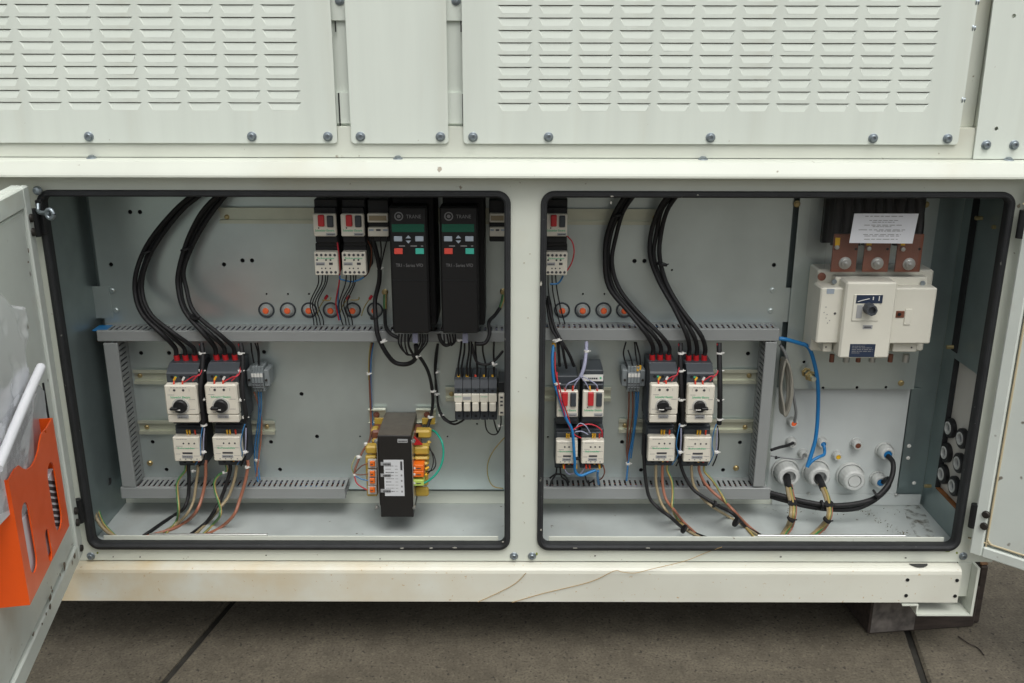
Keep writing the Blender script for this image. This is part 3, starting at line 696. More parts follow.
hduct('grey slotted duct across the middle of the right compartment', 537, 780, 329, 341, 2)
hduct('grey slotted duct low in the left compartment, under the contactors', 120, 345, 488, 499, 3)
hduct('grey slotted duct low in the right compartment, ending below the upright one', 527, 771, 488, 499.5, 4)
vduct('upright grey slotted duct at the left of the left compartment', 112.5, 126.5, 343.2, 487.3, 1)
vduct('upright grey slotted duct between right breakers and blue cable', 759.5, 771, 342.2, 487, -1)
# blue end cap + screws of the left duct
p = P(101, 327, .17)
q = MB(); q.box(p.x-.012, p.x+.018, .15, .19, P(101,331.3,YC).z-.0024, P(101,331.3,YC).z-.0005); tag(q.build('blue_film', 'cable_blue'), 'scrap of blue film on the left end of the middle duct', 'film')

# ------------------------------------------------------------------ devices
def dots(mbx, pts, r, Y, m, parent, name='terminal'):
    q = MB()
    for x, z in pts: q.cyl((x, Y+.0003, z), (x, Y-.0006, z), r, r, 8)
    return q.build(name, m, parent)
def strip(x0, x1, z0, z1, Y, m, parent, name='label', d=.0008):
    q = MB(); q.box(x0, x1, Y-d, Y+.0004, z0, z1); return q.build(name, m, parent)
def marks(x0, x1, z, h, Y, parent, rnd, m='print_dark', words=4):
    q = MB(); x = x0
    while x < x1-.0005:
        wv = rnd.uniform(.06, .2)*(x1-x0); q.add([(x,Y,z),(min(x+wv,x1),Y,z),(min(x+wv,x1),Y,z+h),(x,Y,z+h)], [(0,1,2,3)]); x += wv+.04*(x1-x0)
    return q.build('print', m, parent)
RN = random.Random(11)
def contactor(label, x0, y0, x1, y1, group='cream faced contactors', ferr=True):
    Yf = .100; X0, X1, Z0, Z1 = rect(x0, y0+2.6, x1, y1, Yf); Wd = X1-X0; Hh = Z1-Z0
    t = thing('contactor', label, 'contactor', ((X0+X1)/2, .197, Z0-.02), group)
    q = MB(); q.cbox(X0-.001, X1+.001, .128, .1968, Z0-.024, Z1+.018, .002); q.cbox(X0+.001, X1-.001, .122, .1278, Z0-.018, Z1+.012, .002); q.build('body', 'charcoal', t)
    q = MB(); q.cbox(X0, X1, Yf, .1218, Z0, Z1, .0022); co = q.build('cover', 'cream_plastic', t)
    dots(None, [(X0+Wd*k, Z1-Hh*.26) for k in (.40,.60,.80)], .0021, Yf, 'print_dark', co)
    text('Schneider', X0+Wd*.16, X0+Wd*.82, Z1-Hh*.45, Yf-.0004, 'print_green', co, h=.0042)
    strip(X0+Wd*.33, X0+Wd*.70, Z1-Hh*.69, Z1-Hh*.62, Yf, 'print_dark', co, 'window')
    s = strip(X0+Wd*.30, X0+Wd*.70, Z1-Hh*.86, Z1-Hh*.74, Yf, 'label_grey', co)
    marks(X0+Wd*.34, X0+Wd*.67, Z1-Hh*.82, .0022, Yf-.0010, s, RN)
    for zz, e, f in ((.90,.15,.55),(.62,.12,.36),(.30,.08,.26),(.22,.74,.95)): marks(X0+Wd*e, X0+Wd*f, Z0+Hh*zz, .0011, Yf-.0003, co, RN, 'print_grey')
    dots(None, [(X0+Wd*k, Z0+Hh*.10) for k in (.22,.42,.62,.84)], .0015, Yf, 'print_grey', co)
    q = MB(); q.box(X0+Wd*.05, X1-Wd*.05, Yf-.0003, Yf+.0002, Z0+Hh*.545, Z0+Hh*.555); q.build('seam', 'print_grey', co)
    dots(None, [(X0+Wd*k, Z0-.010) for k in (.25,.52,.78)], .0042, .122, 'black_plastic', t, 'terminal')
    if ferr:
        for k, m in ((.50,'ferrule_yellow'),(.60,'ferrule_yellow'),(.80,'ferrule_red')):
            q = MB(); q.cyl((X0+Wd*k, .112, Z1+.012), (X0+Wd*k, .114, Z1+.001), .0022, .0018, 8); q.build('ferrule', m, t)
        for k, m in ((.62,'ferrule_yellow'),(.8,'ferrule_red')):
            q = MB(); q.cyl((X0+Wd*k, .114, Z0-.001), (X0+Wd*k, .117, Z0-.008), .0018, .0022, 8); q.build('ferrule', m, t)
    return t
LUGS = []
def rotary(label, x0, y0, x1, y1, hdir=-1):
    Yf = .083; X0, X1, Z0, Z1 = rect(x0, y0+1.8, x1, y1, Yf); Wd = X1-X0; Hh = Z1-Z0
    t = thing('rotary_breaker', label, 'breaker', ((X0+X1)/2, .197, Z0-.02), 'cream rotary motor breakers')
    zt = P((x0+x1)/2, y0-23.5, .15).z
    q = MB(); q.cbox(X0-.0005, X1+.0005, .128, .1968, Z0-.016, zt, .002)
    yk = .105; q.prism([(yk+.003,zt-.014),(.1275,zt-.001),(.1275,Z0+.002),(yk,Z0+.002),(yk,zt-.018)], 0, X0+.0008, X1-.0008); q.cbox(X0+.001, X1-.001, .112, .1278, Z0-.014, Z0+.0015, .0015)
    bd = q.build('body', 'charcoal', t)
    zk = zt-.025; dots(None, [(X0+Wd*k, zk) for k in (.18,.46,.76)], .0036, yk, 'black_plastic', bd, 'terminal'); dots(None, [(X0+Wd*.30, zk)], .0026, yk, 'print_green', bd, 'marker')
    dots(None, [(X0+Wd*k, Z0-.006) for k in (.2,.5,.8)], .0036, .112, 'black_plastic', bd, 'terminal'); dots(None, [(X0+Wd*.35, Z0-.008)], .0026, .112, 'print_green', bd, 'marker')
    for k in (.18,.46,.76):
        q = MB(); q.cyl((X0+Wd*k, .150, zt-.004), (X0+Wd*k-.001, .148, zt+.013), .0070, .0062, 12); q.build('cable_lug', 'lug_red', t); LUGS.append(Vector((X0+Wd*k-.001, .148, zt+.010)))
    st_ = Hh*.21
    q = MB(); q.cbox(X0, X1, Yf, yk-.0005, Z0+st_, Z1, .003); co = q.build('cover', 'cream_plastic', t)
    q = MB(); q.cbox(X0+.001, X1-.001, Yf+.0015, yk-.0005, Z0, Z0+st_-.0006, .002); q.build('lower_cover', 'cream_plastic', t)
    dots(None, [(X0+Wd*k, Z1-Hh*.13) for k in (.32,.60)], .0030, Yf, 'print_dark', co)
    q = MB(); q.box(X0+Wd*.16, X0+Wd*.17, Yf-.0004, Yf+.0002, Z1-Hh*.16, Z1-Hh*.09); q.box(X0+Wd*.78, X0+Wd*.79, Yf-.0004, Yf+.0002, Z1-Hh*.16, Z1-Hh*.09); q.build('print', 'print_grey', co)
    text('Schneider Electric', X0+Wd*.18, X0+Wd*.80, Z1-Hh*.315, Yf-.0004, 'print_green', co, h=.0050)
    for zz, e, f in ((.93,.2,.7),(.74,.1,.3),(.62,.76,.94),(.36,.08,.24),(.36,.74,.92),(.27,.2,.6)): marks(X0+Wd*e, X0+Wd*f, Z0+Hh*zz, .0012, Yf-.0003, co, RN, 'print_grey')
    kc = Vector((X0+Wd*.47, Yf, Z0+Hh*.455)); r = Wd*.215
    q = MB(); q.lathe(kc, (0,-1,0), [(r*1.28,0),(r*1.26,.0012),(0,.0012)], 22); q.build('dial', 'dial_grey', t)
    q = MB(); q.lathe(kc, (0,-1,0), [(r*1.03,0),(r,.003),(r*.96,.008),(r*.85,.0095),(0,.0095)], 22); q.build('knob', 'black_plastic', t)
    kn = MB(); e = hdir; a, b = kc.x+e*r*.2, kc.x+e*r*1.35
    kn.cbox(min(a,b), max(a,b), Yf-.014, Yf-.003, kc.z-r*.40, kc.z+r*.02, .0015); kn.build('handle', 'black_plastic', t)
    q = MB(); q.box(kc.x-r*.8, kc.x+r*.1, Yf-.0108, Yf-.0096, kc.z-r*.48, kc.z-r*.34); q.build('pointer', 'white_plastic', t)
    s = strip(X0+Wd*.33, X0+Wd*.68, Z0+st_*.62, Z0+st_*1.05, Yf, 'label_grey', co); marks(X0+Wd*.37, X0+Wd*.64, Z0+st_*.70, .0024, Yf-.0010, s, RN)
    for k, m in ((.29,'ferrule_red'),(.56,'ferrule_red')):
        q = MB(); q.cyl((X0+Wd*k, .090, Z1-.001), (X0+Wd*k, .094, Z1+.008), .0020, .0020, 8); q.build('ferrule', m, t)
        q = MB(); q.cyl((X0+Wd*k, .094, Z1+.008), (X0+Wd*k+.004, .095, Z1+.015), .0026, .0026, 8); q.build('ferrule', 'ferrule_yellow' if k < .4 else 'white_plastic', t)
    return t
rotary('rotary breaker furthest left, with black knob, under three red cable lugs', 165.5, 383.5, 197.5, 423)
rotary('second rotary breaker from the left, its knob lever pointing left', 205.8, 383, 238, 422.8)
rotary('rotary breaker with lever pointing right, third from the left', 649.8, 383, 678, 423, 1)
rotary('rightmost rotary breaker, next to the bare stretch of zinc rail', 686.8, 383.5, 714.2, 423.3, 1)
contactor('cream contactor under the furthest left rotary breaker', 173.3, 434.5, 200.3, 461.5)
contactor('cream contactor under the second rotary breaker from the left', 213, 434.3, 241, 461)
contactor('cream contactor under the third rotary breaker from the left', 648, 434.5, 675, 461.5)
contactor('cream contactor under the rightmost rotary breaker', 683.8, 434.8, 711.3, 462)
contactor('cream contactor crossed by the blue wire, beside the middle post', 556, 438.3, 577.6, 464)
contactor('cream contactor under the second lower push button breaker', 581.5, 438.3, 604, 464)

def pushbreaker(label, x0, y0, x1, y1, aux=None, btn=('red','charcoal')):
    Yf = .095; X0, X1, Z0, Z1 = rect(x0, y0, x1, y1, Yf); Wd = X1-X0; Hh = Z1-Z0
    t = thing('push_button_breaker', label, 'breaker', ((X0+X1)/2, .197, Z0-.02), 'red and black push button breakers')
    zt = P((x0+x1)/2, y0-15, .118).z
    q = MB(); q.cbox(X0, X1+.001, .118, .1968, Z0-.026, zt, .002); q.cbox(X0+.0008, X1-.0008, .108, .1178, Z0-.016, zt-.016, .0015); bd = q.build('body', 'charcoal' if y0 > 300 else 'black_plastic', t)
    for k in (.2,.5,.8):
        q = MB(); q.box(X0+Wd*(k-.10), X0+Wd*(k+.10), .107, .1085, zt-.029, zt-.020); q.build('terminal', 'black_plastic', bd)
    q = MB(); q.cbox(X0, X1, Yf, .1076, Z0, Z1, .002); co = q.build('cover', 'cream_plastic', t)
    for (a, b, m) in ((.24,.51,btn[0]),(.63,.90,btn[1])):
        dz = .0 if m == btn[0] else .0015
        q = MB(); q.cbox(X0+Wd*a, X0+Wd*b, Yf-.006, Yf+.001, Z0+Hh*.46-dz, Z1-Hh*.03-dz, .0015); q.build('button', m, t)
    if y0 > 300: dots(None, [(X0+Wd*k, Z1+.0-Hh*.0-.0035) for k in ()] or [(X0+Wd*.3, Z1-.003)], .001, Yf, 'print_dark', co)
    dots(None, [(X0+Wd*.24, Z0+Hh*.38)], .0016, Yf, 'print_dark', co)
    text('Schneider Electric', X0+Wd*.08, X0+Wd*.92, Z0+Hh*.27, Yf-.0004, 'print_green', co, h=.0046)
    s = strip(X0+Wd*.55, X0+Wd*.96, Z0+Hh*.04, Z0+Hh*.16, Yf, 'label_grey', co); marks(X0+Wd*.6, X0+Wd*.92, Z0+Hh*.07, .002, Yf-.0010, s, RN)
    return t, (X0, X1, Z0, Z1, zt)
def minicon(label, x0, y0, x1, y1):
    Yf = .105; X0, X1, Z0, Z1 = rect(x0, y0, x1, y1, Yf); Wd = X1-X0; Hh = Z1-Z0
    t = thing('mini_contactor', label, 'contactor', ((X0+X1)/2, .197, Z0), 'small cream contactors')
    q = MB(); q.cbox(X0-.0005, X1+.0005, .126, YP-.0005, Z0+.001, Z1+.015, .002); q.build('body', 'black_plastic', t)
    q = MB(); q.cbox(X0, X1, Yf, .1255, Z0, Z1, .0015); co = q.build('cover', 'cream_plastic', t)
    for zz in (.87,.13): dots(None, [(X0+Wd*k, Z0+Hh*zz) for k in (.12,.31,.50,.69,.88)], .0030, Yf, 'print_dark', co)
    dots(None, [(X0+Wd*k, Z0+Hh*.66) for k in (.12,.5,.69)], .0022, Yf, 'print_dark', co); dots(None, [(X0+Wd*k, Z0+Hh*.30) for k in (.3,.46,.66)], .0017, Yf, 'print_dark', co)
    text('Schneider', X0+Wd*.12, X0+Wd*.88, Z0+Hh*.735, Yf-.0004, 'print_green', co, h=.0038)
    s = strip(X0+Wd*.06, X0+Wd*.44, Z0+Hh*.43, Z0+Hh*.56, Yf, 'label_grey', co); marks(X0+Wd*.1, X0+Wd*.4, Z0+Hh*.46, .0024, Yf-.001, s, RN)
    strip(X0+Wd*.62, X0+Wd*.78, Z0+Hh*.45, Z0+Hh*.55, Yf, 'print_dark', co, 'window')
    return t
pushbreaker('push button breaker at the top of left compartment, nearest the bare rail', 313, 214, 336, 236.5)
pushbreaker('push button breaker at the top of left compartment, beside the small relay', 340.8, 214, 364, 236.5)
pushbreaker('push button breaker at the top left corner of the right compartment', 545.5, 214, 567.3, 236.5)
minicon('small cream contactor under the leftmost top push button breaker', 314.5, 252, 338, 275.3)
minicon('small cream contactor under the second top push button breaker', 342.2, 252, 366, 275.3)
minicon('small cream contactor at the upper left of the right compartment', 545.5, 252.3, 567.3, 275.3)
tA, eA = pushbreaker('lower push button breaker fed by three black cables', 556.8, 391, 578, 417.3, btn=('red','dark_grey') if 'dark_grey' in M else ('red','charcoal'))
tB, eB = pushbreaker('lower push button breaker below the white auxiliary block', 582.6, 391, 603.8, 417.3)
# auxiliary block on top of the second
X0, X1, Z0, Z1 = rect(582.5, 374.3, 603.3, 381.2, .112)
q = MB(); q.cbox(X0, X1, .112, .19, Z0, Z1+.010, .002); bd = q.build('auxiliary_block', 'charcoal', tB)
strip(X0+.001, X1-.0002, Z0+.0005, Z1-.0005, .112, 'white_plastic', bd); dots(None, [(X1-.006, (Z0+Z1)/2)], .0024, .111, 'print_green', bd, 'marker'); marks(X0+.012, X1-.012, Z0+.005, .004, .1108, bd, RN)
# small relays / terminals beside the drives
def relay(label, x0, x1):
    X0, X1, Z0, Z1 = rect(x0, 213.5, x1, 222.5, .105); t = thing('relay', label, 'relay', ((X0+X1)/2, .197, Z0-.04)); Wd = X1-X0
    _, _, Za, Zb = rect(x0, 227.5, x1, 236.5, .105); zt = P(x0, 199, .125).z
    q = MB(); q.cbox(X0-.001, X1+.001, .118, .1968, Za-.014, zt, .002); q.build('body', 'black_plastic', t)
    q = MB(); q.cbox(X0, X1, .105, .1176, Z0, Z1, .0012); c = q.build('upper_cover', 'cream_plastic', t); strip(X0+Wd*.08, X1-Wd*.08, Z0+.004, Z1-.0045, .105, 'wire_beige', c)
    q = MB(); q.cbox(X0, X1, .105, .1176, Za, Zb, .0012); c = q.build('lower_cover', 'cream_plastic', t)
    for a, b, m in ((.06,.28,'button_grey'),(.40,.62,'print_dark'),(.74,.97,'button_grey')): strip(X0+Wd*a, X0+Wd*b, Zb-.0075, Zb-.0035, .105, m, c)
relay('small relay with blue marks between top breakers and first drive', 367.3, 388)
relay('small relay half hidden by the middle post beside the second drive', 489.5, 505)

# ------------------------------------------------------------------ variable speed drives
def drive(label, dx):
    Yf = .050
    def R(x0, y0, x1, y1, Y=Yf): return rect(x0+dx, y0, x1+dx, y1, Y)
    X0, X1, Z0, Z1 = R(390.6, 206.5, 428.3, 333.5); t = thing('drive_unit', label, 'drive', ((X0+X1)/2, .2, Z0), 'black speed drives')
    q = MB(); q.cbox(X0+.003, X1+.012, .10, .2045, Z0+.004, Z1+.016, .003); q.build('chassis', 'vfd_plastic', t)
    q = MB(); q.cbox(X0, X1, Yf, .0998, Z0, Z1, .004); q.build('front_cover', 'vfd_face', t)
    q = MB(); zc = P(410+dx, 280, Yf).z; q.box(X0+.0015, X1-.0015, Yf-.0008, Yf+.0005, zc-.0012, zc+.0002); q.build('seam', 'black_plastic', t)
    a, b, c, d = R(391.8, 224, 424.2, 232); q = MB(); q.box(a, b, Yf-.0012, Yf+.001, c, d); q.build('display', 'display_green', t)
    for (x0, y0, x1, y1, m, nm) in ((394,236.2,402.2,241.3,'button_grey','key'),(415.2,236.2,423.5,241.3,'button_grey','key'),(394.3,248.3,402.7,254,'button_red','stop_key'),(415.5,248.3,424,254,'button_teal','start_key')):
        a, b, c, d = R(x0, y0, x1, y1); q = MB(); q.cbox(a, b, Yf-.0022, Yf+.001, c, d, .0008); q.build(nm, m, t)
    for s in (1,-1):
        cx, _, cz, _ = R(408.4, 239.2, 410, 239.3); h = .0085; q = MB(); q.prism([(cx-.0055, cz+s*.0025),(cx+.0055, cz+s*.0025),(cx, cz+s*h)], 1, Yf-.002, Yf+.0005); q.build('arrow_key', 'button_grey', t)
    for (x0, x1, y) in ((399,405,246),(410.5,417,246),(421,423.2,246)):
        a, b, c, d = R(x0, y-.5, x1, y+.4); q = MB(); q.add([(a,Yf-.0005,c),(b,Yf-.0005,c),(b,Yf-.0005,d),(a,Yf-.0005,d)], [(0,1,2,3)]); q.build('print', 'print_grey', t)
    a, b, c, d = R(394.2, 211.6, 403.2, 221); cc = Vector(((a+b)/2, Yf, (c+d)/2)); r = (b-a)/2
    q = MB(); q.lathe(cc, (0,-1,0), [(r,0),(r,.001),(r*.72,.001),(r*.72,.0004)], 20); lg = q.build('emblem', 'print_dim', t)
    q = MB(); q.lathe(cc+Vector((0,-.0003,0)), (0,-1,0), [(r*.42,0),(r*.40,.001),(0,.001)], 14); q.build('emblem_core', 'print_dim', lg)
    a, b, c, d = R(406.2, 214, 421, 219); text('TRANE', a, b, (c+d)/2, Yf-.0005, 'print_dim', t, h=(d-c)*.72)
    a, b, c, d = R(396, 263, 423, 267.5); text('TR1 - Series VFD', a, b, (c+d)/2, Yf-.0005, 'print_dim', t, h=(d-c)*.75)
    q = MB()                                            # terminals under the drive
    for k in range(8): x = X0+.012+k*(X1-X0-.024)/7; q.cyl((x,.105,Z0+.006),(x,.105,Z0-.012),.003,.003,8)
    q.build('terminal_row', 'cable_black', t)
    a, b, c, d = R(412.5, 333, 418, 343, .09); q = MB(); q.cbox(a, b, .088, .094, c, d, .001); q.build('connector', 'wire_lilac', t)
    return t
drive('black speed drive with green display, the one nearer the small relay', 0)
drive('black speed drive with green display, the one nearer the middle post', 50)

# ------------------------------------------------------------------ orange plugged grommets
ORD = ['first','second','third','fourth','fifth','sixth']
for row, nm in ((GROM_L,'left'),(GROM_R,'right')):
    for i, x in enumerate(row):
        p = P(x, 310, YP); t = thing('cable_grommet', '%s orange plugged grommet from the left in the %s compartment row' % (ORD[i], nm), 'grommet', p, 'orange plugged grommets')
        q = MB(); q.lathe(p, (0,-1,0), [(.0188,0),(.0186,.0030),(.0172,.0042),(.0158,.0030),(.0150,.001)], 22); q.build('ring', 'charcoal', t)
        q = MB(); q.lathe(p, (0,-1,0), [(.0152,.001),(.0140,.0025),(.010,.008),(.0075,.0085),(.007,.004)], 20); q.build('cone', 'grommet_grey', t)
        q = MB(); q.lathe(p, (0,-1,0), [(.0072,.004),(.0070,.010),(.0055,.0115),(0,.012)], 16); q.build('plug', 'orange_plug', t)

# ------------------------------------------------------------------ terminal blocks
def terminals(label, x0, x1, y0, y1, n, wires=None):
    Yf = .150; X0, X1, Z0, Z1 = rect(x0, y0, x1, y1, Yf); t = thing('terminal_block', label, 'terminal block', ((X0+X1)/2, .197, Z0)); Wd = X1-X0
    for xa_, xb_ in ((X0, X0+Wd*.24),(X1-Wd*.24, X1)):
        q = MB(); q.cbox(xa_, xb_, Yf+.004, .197, Z0+.013, Z1-.007, .002); q.build('end_clamp', 'grey_plastic', t)
        q = MB(); c = ((xa_+xb_)/2, Yf, (Z0+Z1)/2); q.cyl(c, (c[0], Yf-.002, c[2]), .003, .003, 8); q.build('screw', 'dark_steel', t)
    w_ = Wd*.52/n
    for k in range(n):
        xs = X0+Wd*.24+k*w_
        q = MB(); q.cbox(xs+.0002, xs+w_-.0002, Yf+.006, .197, Z0, Z1, .001); q.cbox(xs+.0002, xs+w_-.0002, Yf-.004, Yf+.0058, Z0+.012, Z1-.012, .001); b = q.build('terminal', 'grey_plastic', t)
        strip(xs+.0005, xs+w_-.0005, Z1-.022, Z1-.013, Yf-.004, 'white_plastic', b)
        for zz in (Z0+.016, Z0+.022): strip(xs+.0008, xs+w_-.0008, zz, zz+.0025, Yf-.004, 'print_dark', b, 'slot')
    return t
terminals('grey terminal block right of the left rotary breakers', 246.5, 269, 367.5, 392.5, 4)
terminals('grey terminal block left of the right rotary breakers', 622, 645.5, 367.5, 392.5, 4)

# fuse carriers beside the middle post
for k in range(5):
    x0 = 454.3+k*8.55; x1 = x0+8.3; Yf = .110
    X0, X1, Z0, Z1 = rect(x0, 394.3, x1, 411, Yf); t = thing('fuse_carrier', '%s fuse carrier from the left in the row beside middle post' % ORD[k], 'fuse carrier', ((X0+X1)/2, .197, Z0-.02), 'row of fuse carriers')
    zt = P(x0, 377, .13).z; zb_ = P(x0, 420, .125).z; Wd = X1-X0; Hh = Z1-Z0
    q = MB(); q.cbox(X0, X1, .125, .1968, zb_, zt, .0015); q.prism([(.116,zt-.022),(.1248,zt-.004),(.1248,Z1),(.116,Z1)], 0, X0+.0003, X1-.0003); bd = q.build('body', 'charcoal', t)
    q = MB(); q.cbox(X0, X1, Yf, .1248, Z0+Hh*.52, Z1, .0012); co = q.build('cover', 'cream_plastic', t)
    q = MB(); q.cbox(X0+.002, X1-.002, Yf-.004, .1248, Z0, Z0+Hh*.51, .0015); q.build('pull_handle', 'cream_plastic', t)
    dots(None, [((X0+X1)/2, zt-.028)], .003, .116, 'black_plastic', bd); dots(None, [((X0+X1)/2, zb_+.010)], .003, .125, 'black_plastic', bd)
    if k in (0,3): text('Schneider', X0+.002, X1-.001, Z1-Hh*.14, Yf-.0004, 'print_green', co, h=.0022)
    if k == 1: s = strip(X0+.0005, X1-.0005, Z1-Hh*.32, Z1-Hh*.14, Yf, 'label_grey', co)
    q = MB(); q.cyl(((X0+X1)/2, .135, zt+.004), ((X0+X1)/2, .132, zt-.004), .0034, .003, 8); q.build('ferrule', 'ferrule_red' if k == 2 else 'ferrule_yellow', t)
X0, X1, Z0, Z1 = rect(498.6, 394.5, 504.2, 416, .11); t = thing('terminal_strip', 'narrow cream strip at the post end of the fuse carriers', 'terminal', ((X0+X1)/2, .197, Z0))
q = MB(); q.cbox(X0, X1, .11, .124, Z0, Z1, .0015); c = q.build('cover', 'cream_plastic', t); q = MB(); q.cbox(X0-.001, X1+.004, .1242, .1968, Z0-.004, Z1+.025, .0015); q.build('body', 'black_plastic', t)
for y in (397.5,401.5,405.2,412.5): a = P(501.5, y, .11); strip(a.x-.003, a.x+.003, a.z-.002, a.z+.002, .11, 'print_dark', c, 'slot')

# ------------------------------------------------------------------ transformer
Yt = .066
X0, X1, Z0, Z1 = rect(379.2, 435.5, 412.3, 517.3, Yt)
tr = thing('transformer', 'black iron core transformer with yellow coil and white label', 'transformer', ((X0+X1)/2, .2, Z0))
q = MB(); q.cbox(X0, X1, Yt, .203, Z0, Z1, .0015); co = q.build('core', 'core_black', tr)
q = MB(); q.box(X0+.0005, X1-.0005, Yt+.001, .2025, Z1+.0001, Z1+.0012); q.build('core_top', 'core_top', co)
a, b, c, d = rect(384.3, 459.8, 404, 495.8, Yt); la = strip(a, b, c, d, Yt, 'label_paper', co)
for k in range(9):
    z = c+(d-c)*(.12+.088*k); marks(a+(b-a)*.08, a+(b-a)*(.35 if k % 4 == 3 else .5), z, .0018, Yt-.0010, la, RN, 'print_grey' if k % 3 else 'print_dark')
    marks(a+(b-a)*.56, a+(b-a)*.70, z, .0014, Yt-.0010, la, RN, 'print_grey')
q = MB(); q.box(a+(b-a)*.84, a+(b-a)*.94, Yt-.0012, Yt-.0009, c+(d-c)*.72, c+(d-c)*.96); q.build('print', 'print_dark', la)
q = MB()
for zz in (.10,.24,.40,.55): q.box(a+(b-a)*.84, a+(b-a)*.92, Yt-.0012, Yt-.0009, c+(d-c)*zz, c+(d-c)*(zz+.05))
q.build('print', 'print_grey', la)
for y in (463.6,475,490.5):
    e, f, g_, h = rect(380.8, y-1.6, 391, y+1.6, Yt); s = strip(e, f, g_, h, Yt-.001, 'label_grey', co); marks(e+.006, f-.001, g_+.001, .0042, Yt-.0021, s, RN)
e, f, g_, h = rect(397.5, 439, 407.7, 442.6, Yt); s = strip(e, f, g_, h, Yt, 'label_grey', co); marks(e+.002, f-.002, g_+.002, .003, Yt-.0010, s, RN)
for xs in (X0-.0022, X1+.0007):                      # side clamps
    q = MB(); q.cbox(xs-.0005, xs+.0012, Yt-.002, .12, Z0+.028, Z1-.012, .0004); q.build('clamp', 'steel', tr)
for x, y in ((376.3,440.5),(413.7,440.5),(376.8,506.5),(414.2,506.5)):
    p = P(x, y, Yt+.008); q = MB(); q.lathe(p, (0,-1,0), [(.0045,0),(.0045,.006),(.003,.009),(0,.0095)], 8); q.build('bolt', 'steel', tr)
def coil(x0, y0, x1, y1, Ya, Yb, m='coil_yellow', nm='coil', c=.004):
    a, b, cc, d = rect(x0, y0, x1, y1, Ya); q = MB(); q.cbox(a, b, Ya, Yb, cc, d, c); return q.build(nm, m, tr)
coil(370.8,429.5,378.5,436.5,.14,.165); coil(371.5,440,377.5,443.5,.12,.135); coil(365.2,446.5,376.8,454.5,.10,.125)
coil(372.5,431,421,494,.135,.18,'wire_brown','winding')
coil(366,456.5,376.5,496.5,.095,.11,nm='bobbin',c=.002)
coil(414.5,430.8,431,438.8,.135,.16); coil(426.5,441.5,431,445,.125,.135); coil(413.8,446.8,429,455.3,.10,.125); coil(413.8,457.3,429,461,.10,.125); coil(413.8,462.6,428.6,466.3,.10,.125); coil(415,488.5,428.5,497,.11,.125)
coil(413.8,467.5,428,486.5,.115,.13,nm='bobbin')
q = MB(); pz = [(P(414.2,436,.1).x, P(414.2,436,.1).z),(P(422.8,444.5,.1).x, P(422.8,444.5,.1).z),(P(414.2,445,.1).x, P(414.2,445,.1).z)]; q.prism(pz, 1, .098, .102); q.build('red_tape', 'lug_red', tr)
for y, m in ((464.2,'terminal_orange'),(474.2,'terminal_orange'),(481.3,'terminal_orange'),(490.3,'terminal_orange')):
    coil(367.8, y-4.2, 376.6, y+4.2, .0855, .094, 'terminal_grey', 'terminal', .001); coil(369.8, y-2.6, 374.8, y+2.4, .080, .0853, m, 'terminal_lever', .001)
    a = P(371.8, y, .0796); strip(a.x-.0028, a.x+.0028, a.z-.0012, a.z+.0006, .0798, 'print_dark', tr, 'slot')
for y, m in ((468,'terminal_orange'),(474.3,'terminal_orange'),(483,'terminal_green')):
    coil(413.5, y-2.9, 423.8, y+2.9, .079, .111, m, 'terminal', .001); a = P(418.6, y+.4, .078); strip(a.x-.005, a.x+.005, a.z-.0012, a.z+.0008, .0788, 'print_dark', tr, 'slot'); a = P(414.6, y, .078); strip(a.x-.0018, a.x+.0018, a.z-.003, a.z+.002, .0788, 'white_plastic', tr, 'slot')
for x in (427.2,428,427): pass
for y in (469,475): q = MB(); a = P(425.5, y, .09); q.cyl(a, a+Vector((.008,.002,.004)), .003, .003, 8); q.build('ferrule', 'ferrule_yellow', tr)
for (x0, x1, sx) in ((368.5,386,376.5),(416,436,427)):      # mounting brackets
    a, b, c, d = rect(x0, 408.5, x1, 422.5, .195); q = MB(); q.cbox(a, b, .197, .2, c, d, .0008); q.cbox(a, b, .188, .1968, d-.003, d-.0005, .0005); q.cbox(a, b, .188, .1968, c+.0005, c+.003, .0005); br = q.build('bracket', 'zinc_rail', tr)
    p = P(sx, 414.5, .197); q = MB(); q.lathe(p, (0,-1,0), [(.0075,0),(.0075,.002),(.0055,.0025),(.005,.008),(0,.0085)], 12); q.build('bolt', 'copper', br)
    a, b, c, d = rect(x0+6, 418, x1-1, 424.5, .185); q = MB(); q.cbox(a, b, .184, .1875, c, d, .001); q.build('insulator', 'coil_yellow', tr)

# ------------------------------------------------------------------ main switch
Yd = .065
sw = thing('main_switch', 'large cream main switch with grey rotary shaft, at upper right', 'switch', (P(870,355,.15).x, .2, P(870,358,.15).z))
def swb(x0, y0, x1, y1, Ya, Yb, nm, m='switch_cream', c=.002, par=None):
    a, b, cc, d = rect(x0, y0, x1, y1, Ya); q = MB(); q.cbox(a, b, Ya, Yb, cc, d, c); return q.build(nm, m, par or sw)
swb(814.5, 270, 929, 351.5, .135, .1995, 'base', c=.004)
swb(818.5, 288, 842, 343.5, .082, .1345, 'left_block', c=.003)
rb = swb(890, 288, 934, 344, .082, .1345, 'right_block', c=.003)
fr = swb(842.5, 282.3, 893.5, 358.5, Yd, .128, 'front_plate', c=.004)
swb(835, 277, 928, 287, .11, .1345, 'top_ledge', c=.002)
for x0, x1 in ((823,832),(893,917)): swb(x0, 343, x1, 352, .10, .1345, 'foot', c=.0015)
lp = swb(853, 294.5, 880, 321, Yd-.002, Yd, 'shaft_plate', c=.0008)
a, b, c, d = rect(856.3, 295, 882.5, 303.2, Yd-.002); q = MB(); q.box(a, b, Yd-.003, Yd-.0022, c, d); lb = q.build('label', 'label_blue', sw)
